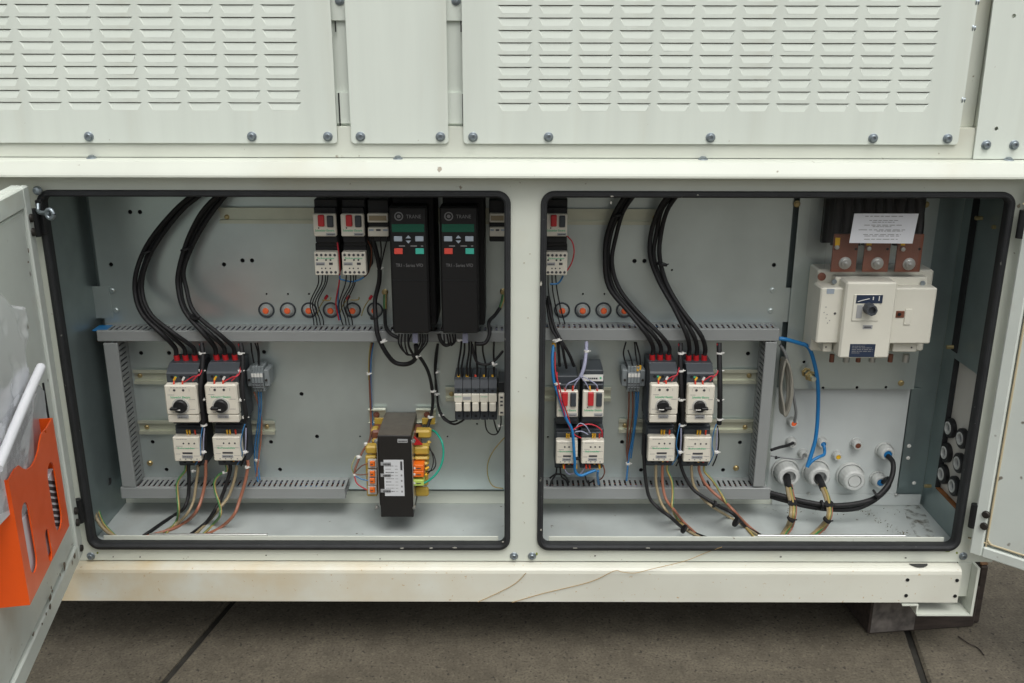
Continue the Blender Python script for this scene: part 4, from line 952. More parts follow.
q = MB(); q.tube([Vector((a+(b-a)*u_, Yd-.0036, c+(d-c)*(.15+.62*math.sin(u_*1.5)))) for u_ in (.06,.2,.35,.5)], .0009, 6); q.build('print', 'white_plastic', lb)
q = MB(); q.box(a+(b-a)*.62, a+(b-a)*.66, Yd-.0034, Yd-.0031, c+(d-c)*.4, c+(d-c)*.8); q.box(a+(b-a)*.85, a+(b-a)*.88, Yd-.0034, Yd-.0031, c+(d-c)*.3, c+(d-c)*.9); q.build('print', 'white_plastic', lb)
kc = P(868.5, 308, Yd-.002); q = MB(); q.lathe(kc, (0,-1,0), [(.0132,0),(.0128,.006),(.0120,.022),(.0085,.022),(.0085,.015),(0,.015)], 8, False); q.build('shaft', 'shaft_grey', sw)
q = MB(); a, b, c, d = rect(856.5, 305, 862, 318, Yd-.002); q.box(a, b, Yd-.0029, Yd-.0021, c, d); q.build('print', 'label_grey', lp)
a, b, c, d = rect(862.8, 325, 872.3, 328.8, Yd); s = strip(a, b, c, d, Yd, 'label_grey', fr); marks(a+.003, b-.003, c+.002, .0035, Yd-.001, s, RN)
a, b, c, d = rect(849.5, 344, 874.8, 357, Yd); s = strip(a, b, c, d, Yd, 'label_blue', fr)
for k, (e, f) in enumerate(((.08,.6),(.08,.88),(.08,.92),(.08,.9),(.08,.4))): marks(a+(b-a)*e, a+(b-a)*f, d-(d-c)*(.18+.13*k), .0013, Yd-.001, s, RN, 'print_grey')
sk = swb(896, 311, 904.5, 318, .0805, .083, 'socket', 'wire_brown', .001); p = P(899.3, 314.2, .08); q = MB(); q.cyl(p, p+Vector((0,-.002,0)), .0038, .0038, 10); q.build('socket_hole', 'black_plastic', sw)
swb(904.8, 309, 911.5, 325, .0795, .0818, 'moulding', c=.001)
for x, y, m in ((821.5,276.5,'copper'),): 
    p = P(x, y, .135); q = MB(); q.lathe(p, (0,-1,0), [(.009,0),(.009,.003),(.005,.004),(0,.004)], 14); q.build('bolt', m, sw)
for x, y in ((834,281.5),(922.5,283)):
    p = P(x, y, .108); q = MB(); q.lathe(p, (0,-1,0), [(.0055,0),(.0055,.003),(0,.0035)], 10); q.build('bolt', 'bolt_steel', sw)
dots(None, [(P(x,y,.082).x, P(x,y,.082).z) for x, y in ((826,307),(824,312.5),(827,314.5),(826,318),(829.5,320.5),(827.5,323))], .0012, .082, 'print_grey', sw, 'print')
a = P(830.5,291,.082); strip(a.x-.008, a.x+.008, a.z-.006, a.z+.005, .082, 'button_grey', sw, 'sticker')
dots(None, [(P(835,313.5,.0816).x, P(835,313.5,.0816).z)], .0028, .082, 'print_dark', sw, 'hole')
dots(None, [(P(826,347,.1).x, P(826,347,.1).z), (P(911.5,347.5,.1).x, P(911.5,347.5,.1).z)], .002, .1, 'print_dark', sw, 'hole')
for i, (x0, x1, y0) in enumerate(((832.5,857.5,236),(864,889.8,238),(896.8,922,236))):
    a, b, c, d = rect(x0, y0, x1, 272, .10); q = MB(); q.cbox(a, b, .100, .105, c, d+.004, .0008); bb = q.build('busbar', 'copper', sw)
    p = P((844.8,877,908.8)[i], (263,263.3,264)[i], .1); q = MB(); q.lathe(p, (0,-1,0), [(.0135,0),(.0135,.002),(.0095,.0025),(.009,.009),(.004,.0095),(.004,.013),(0,.0135)], 6 if False else 16); q.build('bolt', 'steel', bb)
    p = P((856,887.5,919.5)[i], 249, .0995); q = MB(); q.cyl(p, p+Vector((0,-.0006,0)), .003, .003, 8); q.build('hole', 'black_plastic', bb)
    p = P((836.5,868.5,902.5)[i], (247,248.3,249)[i], .0998); q = MB(); q.lathe(p, (0,-1,0), [(.0048,0),(.0048,.005),(0,.0055)], 8); q.build('bolt', 'steel', bb)
    a, b, c, d = rect((835.3,867,901.3)[i], 237.8, (840,872,905.5)[i], 245.5, .097); q = MB(); q.box(a, b, .0968, .0985, c, d); q.build('tag', 'yellow_tag', bb)
for x in (831.5,846,858,872,890,905.5):                 # bolts under the switch
    p = P(x, 361, .14); q = MB(); q.cyl(p+Vector((0,0,-.002)), p+Vector((0,0,.016)), .0055 if x in (831.5,858,890) else .0075, None, 10); q.build('stud', 'copper' if x in (831.5,858,890) else 'steel', sw)
q = MB(); a, b, c, d = rect(829, 199, 922, 240, .15)
for k in range(9):
    x = a+(b-a)*(.06+.11*k); q.tube([(x,.13+.012*(k%3),d+.02),(x+.003,.14,(c+d)/2),(x-.002,.125,c-.006)], .0105, 8)
q.build('supply_cable', 'cable_black', sw)
q = MB(); q.box(P(824,220,.185).x, P(924,220,.185).x, .186, .1985, P(870,243,.185).z, ZC-.005); q.build('darkening_board', 'black_plastic', sw)  # black board added behind the supply cables to darken this area
# clear cover with its warning notice
cv = thing('clear_cover', 'smoked clear cover over the copper busbars above main switch', 'cover', (P(873,270,.07).x, .1, P(873,270,.07).z))
X0, X1, Z0, Z1 = rect(827, 206, 921, 269, .066); Z1 = ZC-.004
q = MB(); q.box(X0, X1, .066, .068, Z0, Z1); q.box(X0, X0+.002, .0682, .196, Z0, Z1); q.box(X1-.002, X1, .0682, .196, Z0, Z1); q.build('shell', 'perspex', cv)
a, b, c, d = rect(850.8, 213.6, 915.8, 243, .0655); q = MB(); q.add([(a,.0652,c),(b-.003,.0652,c-.001),(b+.002,.0652,d),(a+.004,.0652,d),(a,.0658,c),(b-.003,.0658,c-.001),(b+.002,.0658,d),(a+.004,.0658,d)], [(0,1,2,3),(7,6,5,4),(0,4,5,1),(1,5,6,2),(2,6,7,3),(3,7,4,0)])
no = tag(q.build('warning_notice', 'paper'), 'white printed paper notice on the clear cover of the switch', 'notice')
for zz, e, f in ((.90,.2,.78),(.76,.27,.71),(.70,.32,.66),(.60,.2,.78),(.55,.33,.62),(.44,.12,.84),(.40,.4,.8),(.28,.2,.78),(.23,.22,.76),(.12,.22,.74)):
    marks(a+(b-a)*e, a+(b-a)*f, c+(d-c)*zz, .0013, .0648, no, RN, 'print_grey')

# ------------------------------------------------------------------ cables
def V3(l): return [p if isinstance(p, Vector) else P(*p) for p in l]
JR = random.Random(21)
def harness(label, wires, ties=(), cat='wires', name='wire_bundle', group=None):
    allp = [p for w_ in wires for p in V3(w_[0])]; c = sum(allp, Vector())/len(allp); c.z = min(p.z for p in allp)
    if len(wires) == 1 and not ties:
        q = MB(); q.tube(V3(wires[0][0]), wires[0][1], 10); return tag(q.build(name, wires[0][2]), label, cat, group)
    t = thing(name, label, cat, c, group)
    for pts, r, m in wires:
        pts = [p if (isinstance(p, Vector) or i_ in (0, len(pts)-1)) else (p[0]+JR.gauss(0, 0 if name in ('blue_cable', 'grey_cable', 'earth_wire') else (1.0 if r > .0045 else .5)), p[1]+JR.gauss(0, .3), p[2]+JR.gauss(0, .0012)) for i_, p in enumerate(pts)]; q = MB(); q.tube(V3(pts), r*JR.uniform(.93,1.07), 8 if r < .003 else 10); q.build('cable' if r > .0028 else 'wire', m, t)
    for tie_ in ties:
        x, y, Y, r, m = tie_[:5]; d = Vector(tie_[5] if len(tie_) > 5 else (0,0,1)).normalized(); p = P(x, y, Y); q = MB()
        q.cyl(p-d*.0022, p+d*.0022, r, r, 12, True); s = Vector((1,-.5,.2)); q.cyl(p+Vector((r*.7,-r*.5,0)), p+Vector((r*.7,-r*.5,0))+Vector((.005,-.002,.002)), .0017, .0013, 6); q.build('cable_tie', m, t)
    return t
def off(pts, dx, dy=0, dY=0): return [(x+dx, y+dy, Y+dY) for x, y, Y in pts]
KB, TW = 'cable_black', 'tie_white'
def trunk(label, base_pts, spread, ends, r=.0050, ties=()):
    ws = []
    for i, e in enumerate(ends):
        pts = [(x+spread[i]*(1 if k < len(base_pts)-1 else 1.2), y, Y+(.006 if i == 1 else 0)) for k, (x, y, Y) in enumerate(base_pts)]
        lg = min(LUGS, key=lambda v: (v-P(*e)).length); pts[-1] = (pts[-1][0]*.6+e[0]*.4, pts[-1][1], pts[-1][2]); ws.append((pts+[lg+Vector((0,-.004,.022)), lg], r, KB))
    return harness(label, ws, ties, 'cables', 'cable_bundle', 'thick black cable bundles')
trunk('thick black cables bowing furthest left, down to first rotary breaker', [(198,194,.14),(178,210,.15),(155,240,.165),(141,268,.165),(139,292,.16),(147,315,.135),(160,334,.118)], (-4,0,4), [(173.5,353,.145),(182.5,353,.145),(191.5,353,.145)], ties=((147,252,.16,.0125,KB,(-.4,0,1)),))
ws_fix = None
trunk('thick black cables bowing down to the second rotary breaker', [(223,194,.14),(208,212,.15),(192,238,.165),(182,268,.165),(182,288,.16),(190,312,.135),(203,334,.118)], (-4,0,4), [(214,353,.145),(223,353,.145),(232.5,353,.145)], ties=((186,249,.16,.0125,KB,(-.3,0,1)),(195,317,.13,.0125,KB,(.4,0,1))))
trunk('thick black cables dropping to the third rotary breaker, one strand apart', [(630,194,.14),(619,212,.15),(611,236,.165),(608,262,.165),(614,288,.16),(632,312,.135),(648,334,.118)], (-4,0,5), [(651.5,353,.145),(660.5,353,.145),(669,353,.145)], ties=((617,215,.15,.012,KB,(-.2,0,1)),))
trunk('thick black cables dropping to the rightmost rotary breaker', [(673,194,.14),(663,210,.15),(656,232,.165),(655,256,.165),(662,282,.16),(677,308,.135),(690,334,.118)], (-4,0,5), [(688.5,353,.145),(697.5,353,.145),(706,353,.145)], ties=((662,264,.16,.0125,KB,(.2,0,1)),))
# control wire trunks beside the rotary breakers
def ctl(label, x, xb, side, col_red=True, yb=434):
    pts = [(x,343,.135),(x,360,.12),(x+.3,390,.10),(xb,415,.10),(xb,yb,.105)]
    ws = [(pts, .0056, KB), ([(x-2,344,.13),(x+.5,358,.13),(x-2.5,374,.098),(x-9,377,.094),(x-17,382,.094)], .0014, 'wire_red'), ([(x-2.5,374,.099),(x-6,378,.095),(x-9,381,.094)], .0014, 'wire_red')]
    return harness(label, ws, [(x+.3,353,.125,.0070,TW),(x+.3,370.5,.113,.0070,TW),(x+.3,399.5,.10,.0070,TW),(xb+.2,yb-5,.103,.0070,TW)], 'wires', 'control_wires', 'tied control wire trunks')
ctl('tied black control wires between the two left rotary breakers', 201.5, 203.5, 1, yb=430)
ctl('tied black control wires right of the second rotary breaker', 240.5, 245, 1, yb=422)
ctl('tied black control wires between the two right rotary breakers', 680.5, 681.5, 1, yb=430)
ctl('tied black control wires right of the rightmost rotary breaker', 719, 719, 1, yb=424)
# wires down the side of the contactors
for x, lab in ((200.5,'blue and black wires down the side of the furthest left contactor'),(242,'blue and black wires down the side of the second left contactor'),(677,'blue and black wires down the side of the third contactor pair'),(713.5,'blue and black wires down the side of the rightmost contactor')):
    harness(lab, [([(x+3,424,.10),(x+1,432,.096),(x-.5,445,.096),(x,455,.10),(x-5,465,.115)], .0012, 'wire_blue'), ([(x+4,426,.11),(x+5.5,440,.11),(x+4,455,.115),(x-1,466,.118)], .0018, KB), ([(x+4,428,.10),(x+3,440,.098),(x+3,455,.104)], .0015, 'wire_lilac')], [(x+3,452,.1,.005,TW)], 'wires', 'control_wires')
    if x < 300: pass
# small contactor wiring at the top
def fan(label, xs, x1, y0, group=None):
    ws = [([(x,275,.118),(x-1-.1*i,285,.125),(x1+i*2.5-3,303,.15),(x1+i*3.2,318,.175),(x1+i*3.2+1,325,.18)], .0014, KB) for i, x in enumerate(xs)]
    ws.append(([(xs[0]+4,300,.17),(xs[-1]+2,300,.165),(xs[-1]+3,297,.165)], .0013, 'wire_earth'))
    return harness(label, ws, [], 'wires', 'control_wires')
fan('thin black wires from the first small contactor into the duct', (318.5,322.5,325.5,328), 313, 275)
fan('thin black wires from the second small contactor into the duct', (346.5,350.5,353.5,356), 342, 275)
harness('thin wires below the small contactor of the right compartment', [([(552,275,.118),(553,290,.13),(557,310,.16),(560,324,.18)], .0014, KB), ([(555.5,275,.118),(557,290,.13),(561,308,.16),(565,324,.18)], .0014, KB), ([(548,275,.118),(548,292,.13),(551,308,.16),(553,324,.18)], .0014, KB),
   ([(567,236,.115),(572,242,.11),(573.5,252,.11),(571,263,.115),(566,272,.12)], .0014, 'wire_red'), ([(550,284,.12),(558,283,.12),(563,276,.118)], .002, 'wire_blue')], [], 'wires', 'control_wires')
harness('red and blue wires between the two small top contactors', [([(337,240,.115),(339,260,.12),(339.5,280,.125),(337,293,.15),(336,305,.165),(339,320,.175)], .0016, 'wire_red'), ([(340,276,.118),(339,290,.15),(338,302,.168),(340,320,.178)], .0016, 'wire_blue'),
   ([(340,279,.12),(350,281,.122),(358,280,.12),(364,277,.118)], .0018, 'wire_blue'), ([(366,238,.13),(371,248,.14),(371.5,262,.145),(368,272,.15),(364,277,.13)], .0016, 'wire_brown')], [], 'wires', 'control_wires')
for i, (x, y) in enumerate(((326,297.5),(348,298),(370.5,297.8))):
    q = MB(); a = P(x, y, .17); b = P(x-6, y+9, .178); d = (a-b).normalized(); q.cyl(a-d*.004, a+d*.006, .0034, .0034, 8); cap_ = tag(q.build('wire_cap', 'wire_red'), '%s red wire cap above the left grommet row' % ORD[i], 'wire cap', 'red wire caps')
    q = MB(); q.tube([a-d*.004, b, P(x-9, y+18, .18)], .0012, 6); q.build('earth_wire', 'wire_earth', cap_)
# drive cabling
harness('black cable from the small relay down past the grommets to the drives', [([(372,237,.12),(378,262,.14),(379.5,280,.15),(376,300,.15),(375,318,.135),(379,335,.125),(385,350,.13),(394,362,.14),(404,364.5,.14),(413,361,.13),(417,354,.115),(416,345,.10)], .0052, KB),
   ([(380,236,.115),(380.5,252,.13),(379.5,270,.145)], .0016, KB), ([(388,236,.115),(384,252,.13),(380,270,.145)], .0016, KB)], [(379.5,268,.146,.0068,TW),(374,318,.135,.0085,KB),(383,341,.125,.0075,TW,(.4,0,-1))], 'cable', 'supply_cable')
def lug(label, x, y, pts):
    p = P(x, y, YP); t = thing('earth_lug', label, 'earth lug', p)
    q = MB(); q.lathe(p, (0,-1,0), [(.0075,0),(.0075,.002),(.0055,.003),(.005,.009),(0,.0095)], 12); q.build('bolt', 'brass', t)
    q = MB(); q.tube(V3(pts[:3]), .0042, 10); q.build('sleeve', 'wire_earth_swapped', t); q = MB(); q.tube(V3(pts[2:]), .0042, 10); q.build('cable', KB, t)
lug('brass earth bolt with green and yellow sleeve left of the drives', 385, 292, [(385,295,.198),(385,300,.192),(385,309,.188),(385,318,.17),(386,327,.135),(391,334,.115),(399,338,.11)])
lug('brass earth bolt with green and yellow sleeve behind the middle post', 503, 291.5, [(503.5,295,.198),(502.5,301,.192),(500,308,.185),(495,315,.17),(489,322,.14),(489.5,334,.12),(485,343,.11),(476,344,.105)])
ws = []
for k in range(5): ws.append(([(399+3.1*k,334,.105),(399.5+2.6*k,344,.10),(404+2*k,352+k%3,.105),(410+1.2*k,355,.11)], .0018, KB))
for k in range(4): ws.append(([(420+2.5*k,334,.105),(420+2.2*k,342,.10),(417+1.5*k,350+k%2,.105),(414+k,356,.11)], .0018, KB))
ws.append(([(412,356,.11),(420,357,.115),(428,370,.14),(432,386,.16),(433,402,.17),(430.5,416,.17),(427,428,.16)], .004, KB))
harness('looped black cables under the first drive, one running down to the transformer', ws, [(417,356,.113,.006,TW,(1,0,.3)),(432.5,391,.163,.0055,TW),(430,417,.168,.0055,TW)], 'cables', 'drive_cables')
ws = []
for k in range(5): ws.append(([(444+2.8*k,334,.105),(445+2.5*k,342,.10),(446+1.6*k,345,.105),(447.5+k,344,.11)], .0018, KB))
ws.append(([(439,334,.10),(441,341,.10),(446,345.5,.105),(452,343,.105)], .004, KB))
harness('looped black cables under the second drive', ws, [(459,340,.10,.005,TW)], 'cables', 'drive_cables')
ws = [([(437.5,344,.14),(435.5,356,.16),(434.5,372,.175),(436,392,.185),(438.5,408,.185),(444,419,.175),(453,424,.16),(460,422.5,.14),(464,419.5,.13)], .0026, KB), ([(438.2,344,.142),(436.2,360,.165),(435.3,380,.182),(437.5,400,.188),(441,413,.182),(449,421.5,.168),(457,420.5,.145)], .002, KB)]
harness('black wires looping from the duct under the fuse carriers', ws, [(436,372,.178,.005,TW),(436.5,394,.183,.005,TW),(440.5,415,.182,.005,TW)], 'wires', 'supply_wires')
ws = []
for x0, x1 in ((461.5,458.7),(464.5,462),(469,467.3),(471.5,470.5),(475.5,477.3),(483,485.5),(494,494)):
    ws.append(([(x0,342,.11),(x0-.2,352,.12),(x1,366,.13),(x1,376.5,.133)], .0022, KB))
ws.append(([(472,344,.115),(473,356,.115),(479,363.5,.115),(487,364.5,.115),(494,361,.115),(503,351,.115)], .0032, KB))
harness('black wires from the second drive down into the fuse carriers', ws, [(493.5,364,.112,.006,TW,(1,0,.5))], 'wires', 'supply_wires')
harness('thin black wire loop under the right end of fuse carriers', [([(485,419,.13),(487,430,.14),(491,434.5,.14),(497,433,.14),(500,426,.135),(501,416,.125)], .0017, KB), ([(493.5,419,.13),(495,428,.14),(498,433,.14)], .0017, KB)], [(499.5,425.5,.136,.0045,TW)], 'wires', 'supply_wires')
# transformer wiring
harness('brown and blue wire run from the duct to the transformer left side', [([(372,343,.16),(370,356,.17),(369.5,380,.185),(370.5,405,.19),(371.5,425,.18),(369,440,.15),(362,452,.12),(356,466,.10),(354,474,.09)], .0026, 'wire_brown'), ([(373.3,343,.162),(371.5,360,.172),(371.3,385,.188),(372.5,410,.192),(373,425,.185)], .0018, 'wire_blue'),
   ([(370.8,343,.158),(369,358,.168),(368.6,380,.183)], .0014, 'wire_earth'), ([(354.5,473,.09),(361,466,.085),(368,463.5,.085)], .0014, 'wire_brown'), ([(354.5,474,.09),(361,474.5,.085),(368,474,.085)], .0014, 'wire_brown'), ([(354,475,.09),(361,479,.085),(368,480.5,.085)], .0014, 'wire_blue'), ([(354.5,476,.09),(358,484,.085),(367,490,.085)], .0014, 'wire_red'), ([(354,474,.09),(352.5,466,.092),(356,456,.11)], .0013, 'wire_earth')], [(368.5,373.5,.18,.005,TW),(366,444,.14,.005,TW),(358.5,457,.11,.005,TW),(354.5,474.5,.09,.004,TW)], 'wires', 'transformer_wires')
harness('teal green wire looping at the right side of the transformer', [([(431,430,.16),(436,432.5,.14),(441.5,441,.12),(443.5,452,.11),(441.5,464,.10),(436,474,.09),(428,481,.085),(421,484,.082)], .0024, 'wire_teal')], [], 'wire', 'earth_wire')
harness('thin black wires bent at the transformer orange terminals', [([(429,449,.10),(434,455,.095),(435.5,464,.09),(432,470,.09),(426,471.5,.09)], .0014, KB), ([(429,446,.11),(433,458,.10),(431,468,.09),(426,475,.09)], .0014, KB)], [], 'wires', 'transformer_wires')
harness('thin green and yellow wire hanging beside the middle post', [([(505,437,.16),(494,450,.17),(488,463,.18),(488,476,.18),(493,486,.17),(503,488.5,.15)], .0014, 'wire_earth')], [], 'wire', 'earth_wire')
# terminal block tails
for x, lab in ((259,'left'),(0,'')):
    if not x: continue
    harness('brown and blue wires falling from the left terminal block into the duct', [([(254,392,.165),(257,402,.175),(261,418,.185),(260.5,440,.19),(258.5,460,.185),(256.5,477,.175)], .0018, 'wire_rust'), ([(258.5,392,.165),(259.5,405,.172),(258.5,422,.182),(256,445,.19),(255,465,.185),(258,482,.17)],   .0018, 'wire_blue'), ([(261,392,.165),(261,408,.175),(259.5,430,.186),(257,455,.19),(260,480,.172)], .0018, 'wire_blue')], [(256.5,460,.187,.005,TW)], 'wires', 'terminal_wires')
harness('black wires rising from the left terminal block into the duct', [([(251,343,.16),(252,352,.165),(254,363,.165)], .0018, KB), ([(255,343,.16),(257,352,.162),(258.5,364,.165)], .0018, KB), ([(257.5,343,.16),(259.5,354,.162),(259,366,.163)], .0018, KB)], [], 'wires', 'terminal_wires')
harness('brown and blue wires falling from the right terminal block into the duct', [([(629,392,.165),(629.5,410,.175),(627.5,430,.186),(627.5,450,.19),(628,463,.185)], .0018, 'wire_brown'), ([(632.5,392,.165),(632,412,.175),(630,435,.188),(628.5,452,.19),(628,463,.186)], .0018, 'wire_brown'), ([(636,392,.165),(636,410,.174),(633,435,.186),(630,455,.188),(627.5,470,.18),(626.5,481,.17)], .0022, 'wire_blue'), ([(638.5,392,.165),(637.5,412,.174),(634.5,435,.186),(631,458,.187)], .0018, 'wire_blue')], [(628,463.5,.186,.006,TW)], 'wires', 'terminal_wires')
harness('black wires rising from the right terminal block, with yellow ferrules', [([(626,342,.16),(623.5,352,.165),(625,362,.165),(629,369,.162)], .0018, KB), ([(628,350,.165),(631,360,.165),(633,368,.162)], .0018, KB), ([(634.5,342,.16),(636,355,.162),(638,367,.16)], .0018, KB), ([(636,342,.16),(639,356,.162),(640.5,366,.16)], .0018, KB), ([(637.5,366,.16),(637.8,371,.158)], .003, 'ferrule_yellow'), ([(640.3,365,.16),(640,370,.158)], .003, 'ferrule_yellow')], [], 'wires', 'terminal_wires')
# wiring of the lower push button breakers
harness('three black cables dropping over the duct into the lower push button breaker', [([(547,300,.17),(549,315,.15),(552,328,.13),(557,340,.118),(559,355,.125),(559.5,366,.135)], .0035, KB), ([(547.5,298,.168),(550,318,.148),(554,331,.128),(561,345,.118),(565,358,.125),(566.5,368,.135)], .0035, KB), ([(548,296,.166),(551.5,318,.146),(556,331,.126),(564,345,.118),(570,355,.125),(574,366,.135)], .0035, KB)], [(556.5,340,.117,.009,TW,(.4,0,-1))], 'cables', 'cable_bundle')
harness('red and blue wires looping over the lower push button breakers', [([(553.5,345,.12),(552.5,360,.105),(555,380,.095),(560,400,.085),(566,418,.088),(571.5,430,.09),(574,445,.09),(574.5,462,.093),(575.5,472,.10),(581,475,.105),(589,473,.11),(596,470,.112)], .0036, 'cable_blue'),
   ([(555,352,.116),(556,372,.10),(560,390,.088),(564.5,405,.086),(568.5,419,.09),(572,430,.092),(576,435,.093),(581,438,.096)], .0016, 'wire_red'), ([(557,372,.10),(558.5,390,.087),(563,408,.084),(567,421,.088),(572,432,.09)], .0016, 'wire_red'),
   ([(572,431,.09),(579,427,.092),(588,424.5,.093),(596,426,.093),(601,431,.094),(602,437,.096)], .0018, 'wire_red'), ([(575,430,.092),(580,424,.094),(585,425.5,.095),(590,433,.097)], .0013, 'wire_lilac'), ([(575,432,.092),(582,431.5,.094),(588,434.5,.097)], .0013, 'wire_lilac'), ([(553.8,343,.125),(553.8,347,.12)], .0046, 'ferrule_yellow')],
   [(556.5,383.5,.093,.0058,TW,(.3,0,-1)),(577,458.5,.094,.005,KB)], 'wires', 'control_wires')
harness('lilac wires splitting to the lower push button breakers', [([(586.5,342,.14),(586.5,352,.125),(584,366,.108),(580.5,377,.10)], .0042, 'wire_lilac'), ([(580.5,376,.10),(575,380,.097),(568,384,.095),(565,390,.098)], .0014, 'wire_lilac'), ([(580.5,377,.099),(576,383,.096),(573,390,.098)], .0014, 'wire_lilac'), ([(581,377,.099),(586,383,.096),(589.5,390,.098)], .0014, 'wire_lilac'), ([(581.5,376,.10),(590,380,.097),(596,385,.095),(597,390,.098)], .0014, 'wire_lilac'),
   ([(565,388,.098),(565.3,392,.098)], .0022, 'ferrule_red'), ([(573,386,.098),(572.6,392,.098)], .0022, 'ferrule_red'), ([(589.7,386,.098),(590,391,.098)], .0022, 'ferrule_yellow'), ([(597.2,388,.098),(597.2,392,.098)], .0022, 'ferrule_red')], [(586.5,351,.126,.006,TW)], 'wires', 'control_wires')
ws = [([(563,466,.12),(566,472,.115),(571,474,.12),(576,472,.12)], .0014, 'wire_lilac'), ([(586,466,.12),(583,472,.115),(579,475,.115)], .0014, 'wire_lilac'), ([(557,465,.125),(556,474,.13),(552,480,.14),(550,486,.15)], .002, KB), ([(560,466,.125),(561,476,.125),(566,480,.14),(568,485,.15)], .002, KB), ([(550,478,.14),(556,474,.13),(563,475,.13),(569,482,.145)], .0022, KB),
      ([(603,465,.12),(605,472,.12),(602,478,.13),(597,481,.15)], .0016, 'wire_brown'), ([(598,471,.11),(598,476,.12),(598.5,484,.14)], .003, 'wire_blue'), ([(585,474,.12),(587,481,.14),(590,483,.15),(594,480,.14)], .0018, KB)]
for x, m in ((563.5,'ferrule_yellow'),(564,'ferrule_red'),(586,'ferrule_red'),(589.5,'ferrule_red'),(599.3,'ferrule_yellow'),(576,'ferrule_yellow')): ws.append(([(x,464.5,.112),(x+.3,468.5,.112)], .0024, m))
harness('small mixed wires tangled under the lower contactors of right compartment', ws, [], 'wires', 'control_wires')
# power cables below the contactors, lying on the floor
def floorp(x, y, r): 
    d = ray(x, y); t_ = (ZF+r-CAM.z)/d.z; return (CAM+d*t_).y
def legs(label, lst, ties=()):
    ws = []
    for pts, r, m in lst:
        q = []; pts = [(pts[0][0], pts[0][1]-6, pts[0][2]+.004)]+pts; r *= .86
        for i, (x, y, Y) in enumerate(pts):
            if Y is None: Y = max(.026, min(.2, floorp(x, y, r)))
            q.append((x, y, Y))
        (xa_, ya_, _), (xb_, yb_, Yb_) = q[-2], q[-1]; q.append((xb_+(xb_-xa_)*.35, yb_+(yb_-ya_)*.35, max(.024, Yb_-.012)))
        ws.append((q, r, m))
    return harness(label, ws, ties, 'cables', 'power_cables', 'power cables under the contactors')
legs('power cables curving left from under the furthest left contactor', [
  ([(186,470,.13),(181,476,.128),(176.5,484,.125),(176,496,.118),(178.5,510,.10),(176,522,None),(167,533,None)], .0036, 'wire_earth_swapped'),
  ([(189,468,.128),(188.5,480,.125),(187,497,.118),(184,508,.10),(177,514,None),(165,521,None),(149,532,None)], .0050, KB),
  ([(197,470,.128),(196,482,.124),(193.5,500,.115),(187,514,.095),(176,524,None),(160,533.5,None)], .0040, 'wire_beige'),
  ([(206,466,.125),(204.5,478,.122),(202,495,.115),(196.5,511,.095),(186,522,None),(172,529,None),(152,535,None)], .0042, 'wire_rust')], [(193,471,.125,.004,TW,(1,0,.5))])
legs('power cables curving left from under the second left contactor', [
  ([(226,471,.13),(219,475,.128),(214.5,482,.125),(215.5,492,.118),(219,503,.10),(219.5,514,.07),(214,524,None),(203,533,None)], .0036, 'wire_earth_swapped'),
  ([(230,470,.128),(227,484,.124),(221,499,.115),(214,511,.095),(206,523,None),(193,533,None)], .0050, KB),
  ([(237,470,.128),(233.5,482,.124),(228,497,.115),(219,508,.095),(210,520,None),(196,533,None)], .0040, 'wire_beige'),
  ([(247.5,466,.125),(245,482,.12),(240.5,499,.112),(233,514,.09),(222,526,None),(208,534,None)], .0042, 'wire_rust')], [(224,472.5,.127,.004,TW,(1,0,.5)),(247,467,.123,.0055,TW)])
legs('power cables curving right from under the third contactor', [
  ([(643.5,440,.13),(644.5,458,.128),(646,480,.122),(650,497,.115),(658,508,.10),(670,517,.07),(686,529,None),(712,540,None)], .0050, KB),
  ([(656,470,.128),(657,484,.124),(660,500,.112),(666,510,.09),(676,521,None),(690,532,None),(704,539,None)], .0038, 'wire_beige'),
  ([(663,470,.128),(662,485,.124),(666,499,.112),(674,510,.09),(682,521,None),(692,530,None)], .0042, 'wire_rust'),
  ([(667.5,471,.128),(671.5,481,.124),(673.5,494,.115),(672.5,508,.09),(678,520,None),(690,531,None)], .0034, 'wire_earth')], [(684,529,.05,.011,KB,(.8,0,-.5))])
legs('power cables curving right from under the rightmost contactor', [
  ([(680,440,.13),(681,458,.128),(685,474,.124),(693,489,.115),(706,499,.10),(720,506,.085),(733,514,.06),(745,526,None),(762,537,None)], .0050, KB),
  ([(692,470,.128),(694,484,.124),(702,498,.112),(714,508,.09),(730,517,None),(748,529,None),(760,537,None)], .0040, 'wire_beige'),
  ([(699.5,470,.128),(704,482,.124),(713,493,.115),(725,502,.10),(735,512,.08),(748,526,None),(764,538,None)], .0042, 'wire_rust'),
  ([(704,472,.128),(712,481,.124),(720,492,.115),(727,503,.095),(735,516,None),(752,535,None)], .0034, 'wire_earth')], [(736,522,.05,.012,KB,(.8,0,-.5)),(714,504,.09,.009,KB,(.8,0,-.4))])
legs('green and yellow cables curled in the left floor corner', [([(93,489,.12),(93.5,505,.08),(98,520,.06),(107,532,.045),(120,538,.035)], .0042, 'wire_beige'), ([(96,490,.13),(98,508,.09),(104,524,.06),(114,535,.04)], .0034, 'wire_earth'), ([(110,484,.15),(102,486,.14),(95,494,.11),(94,508,.08)], .0034, KB)])
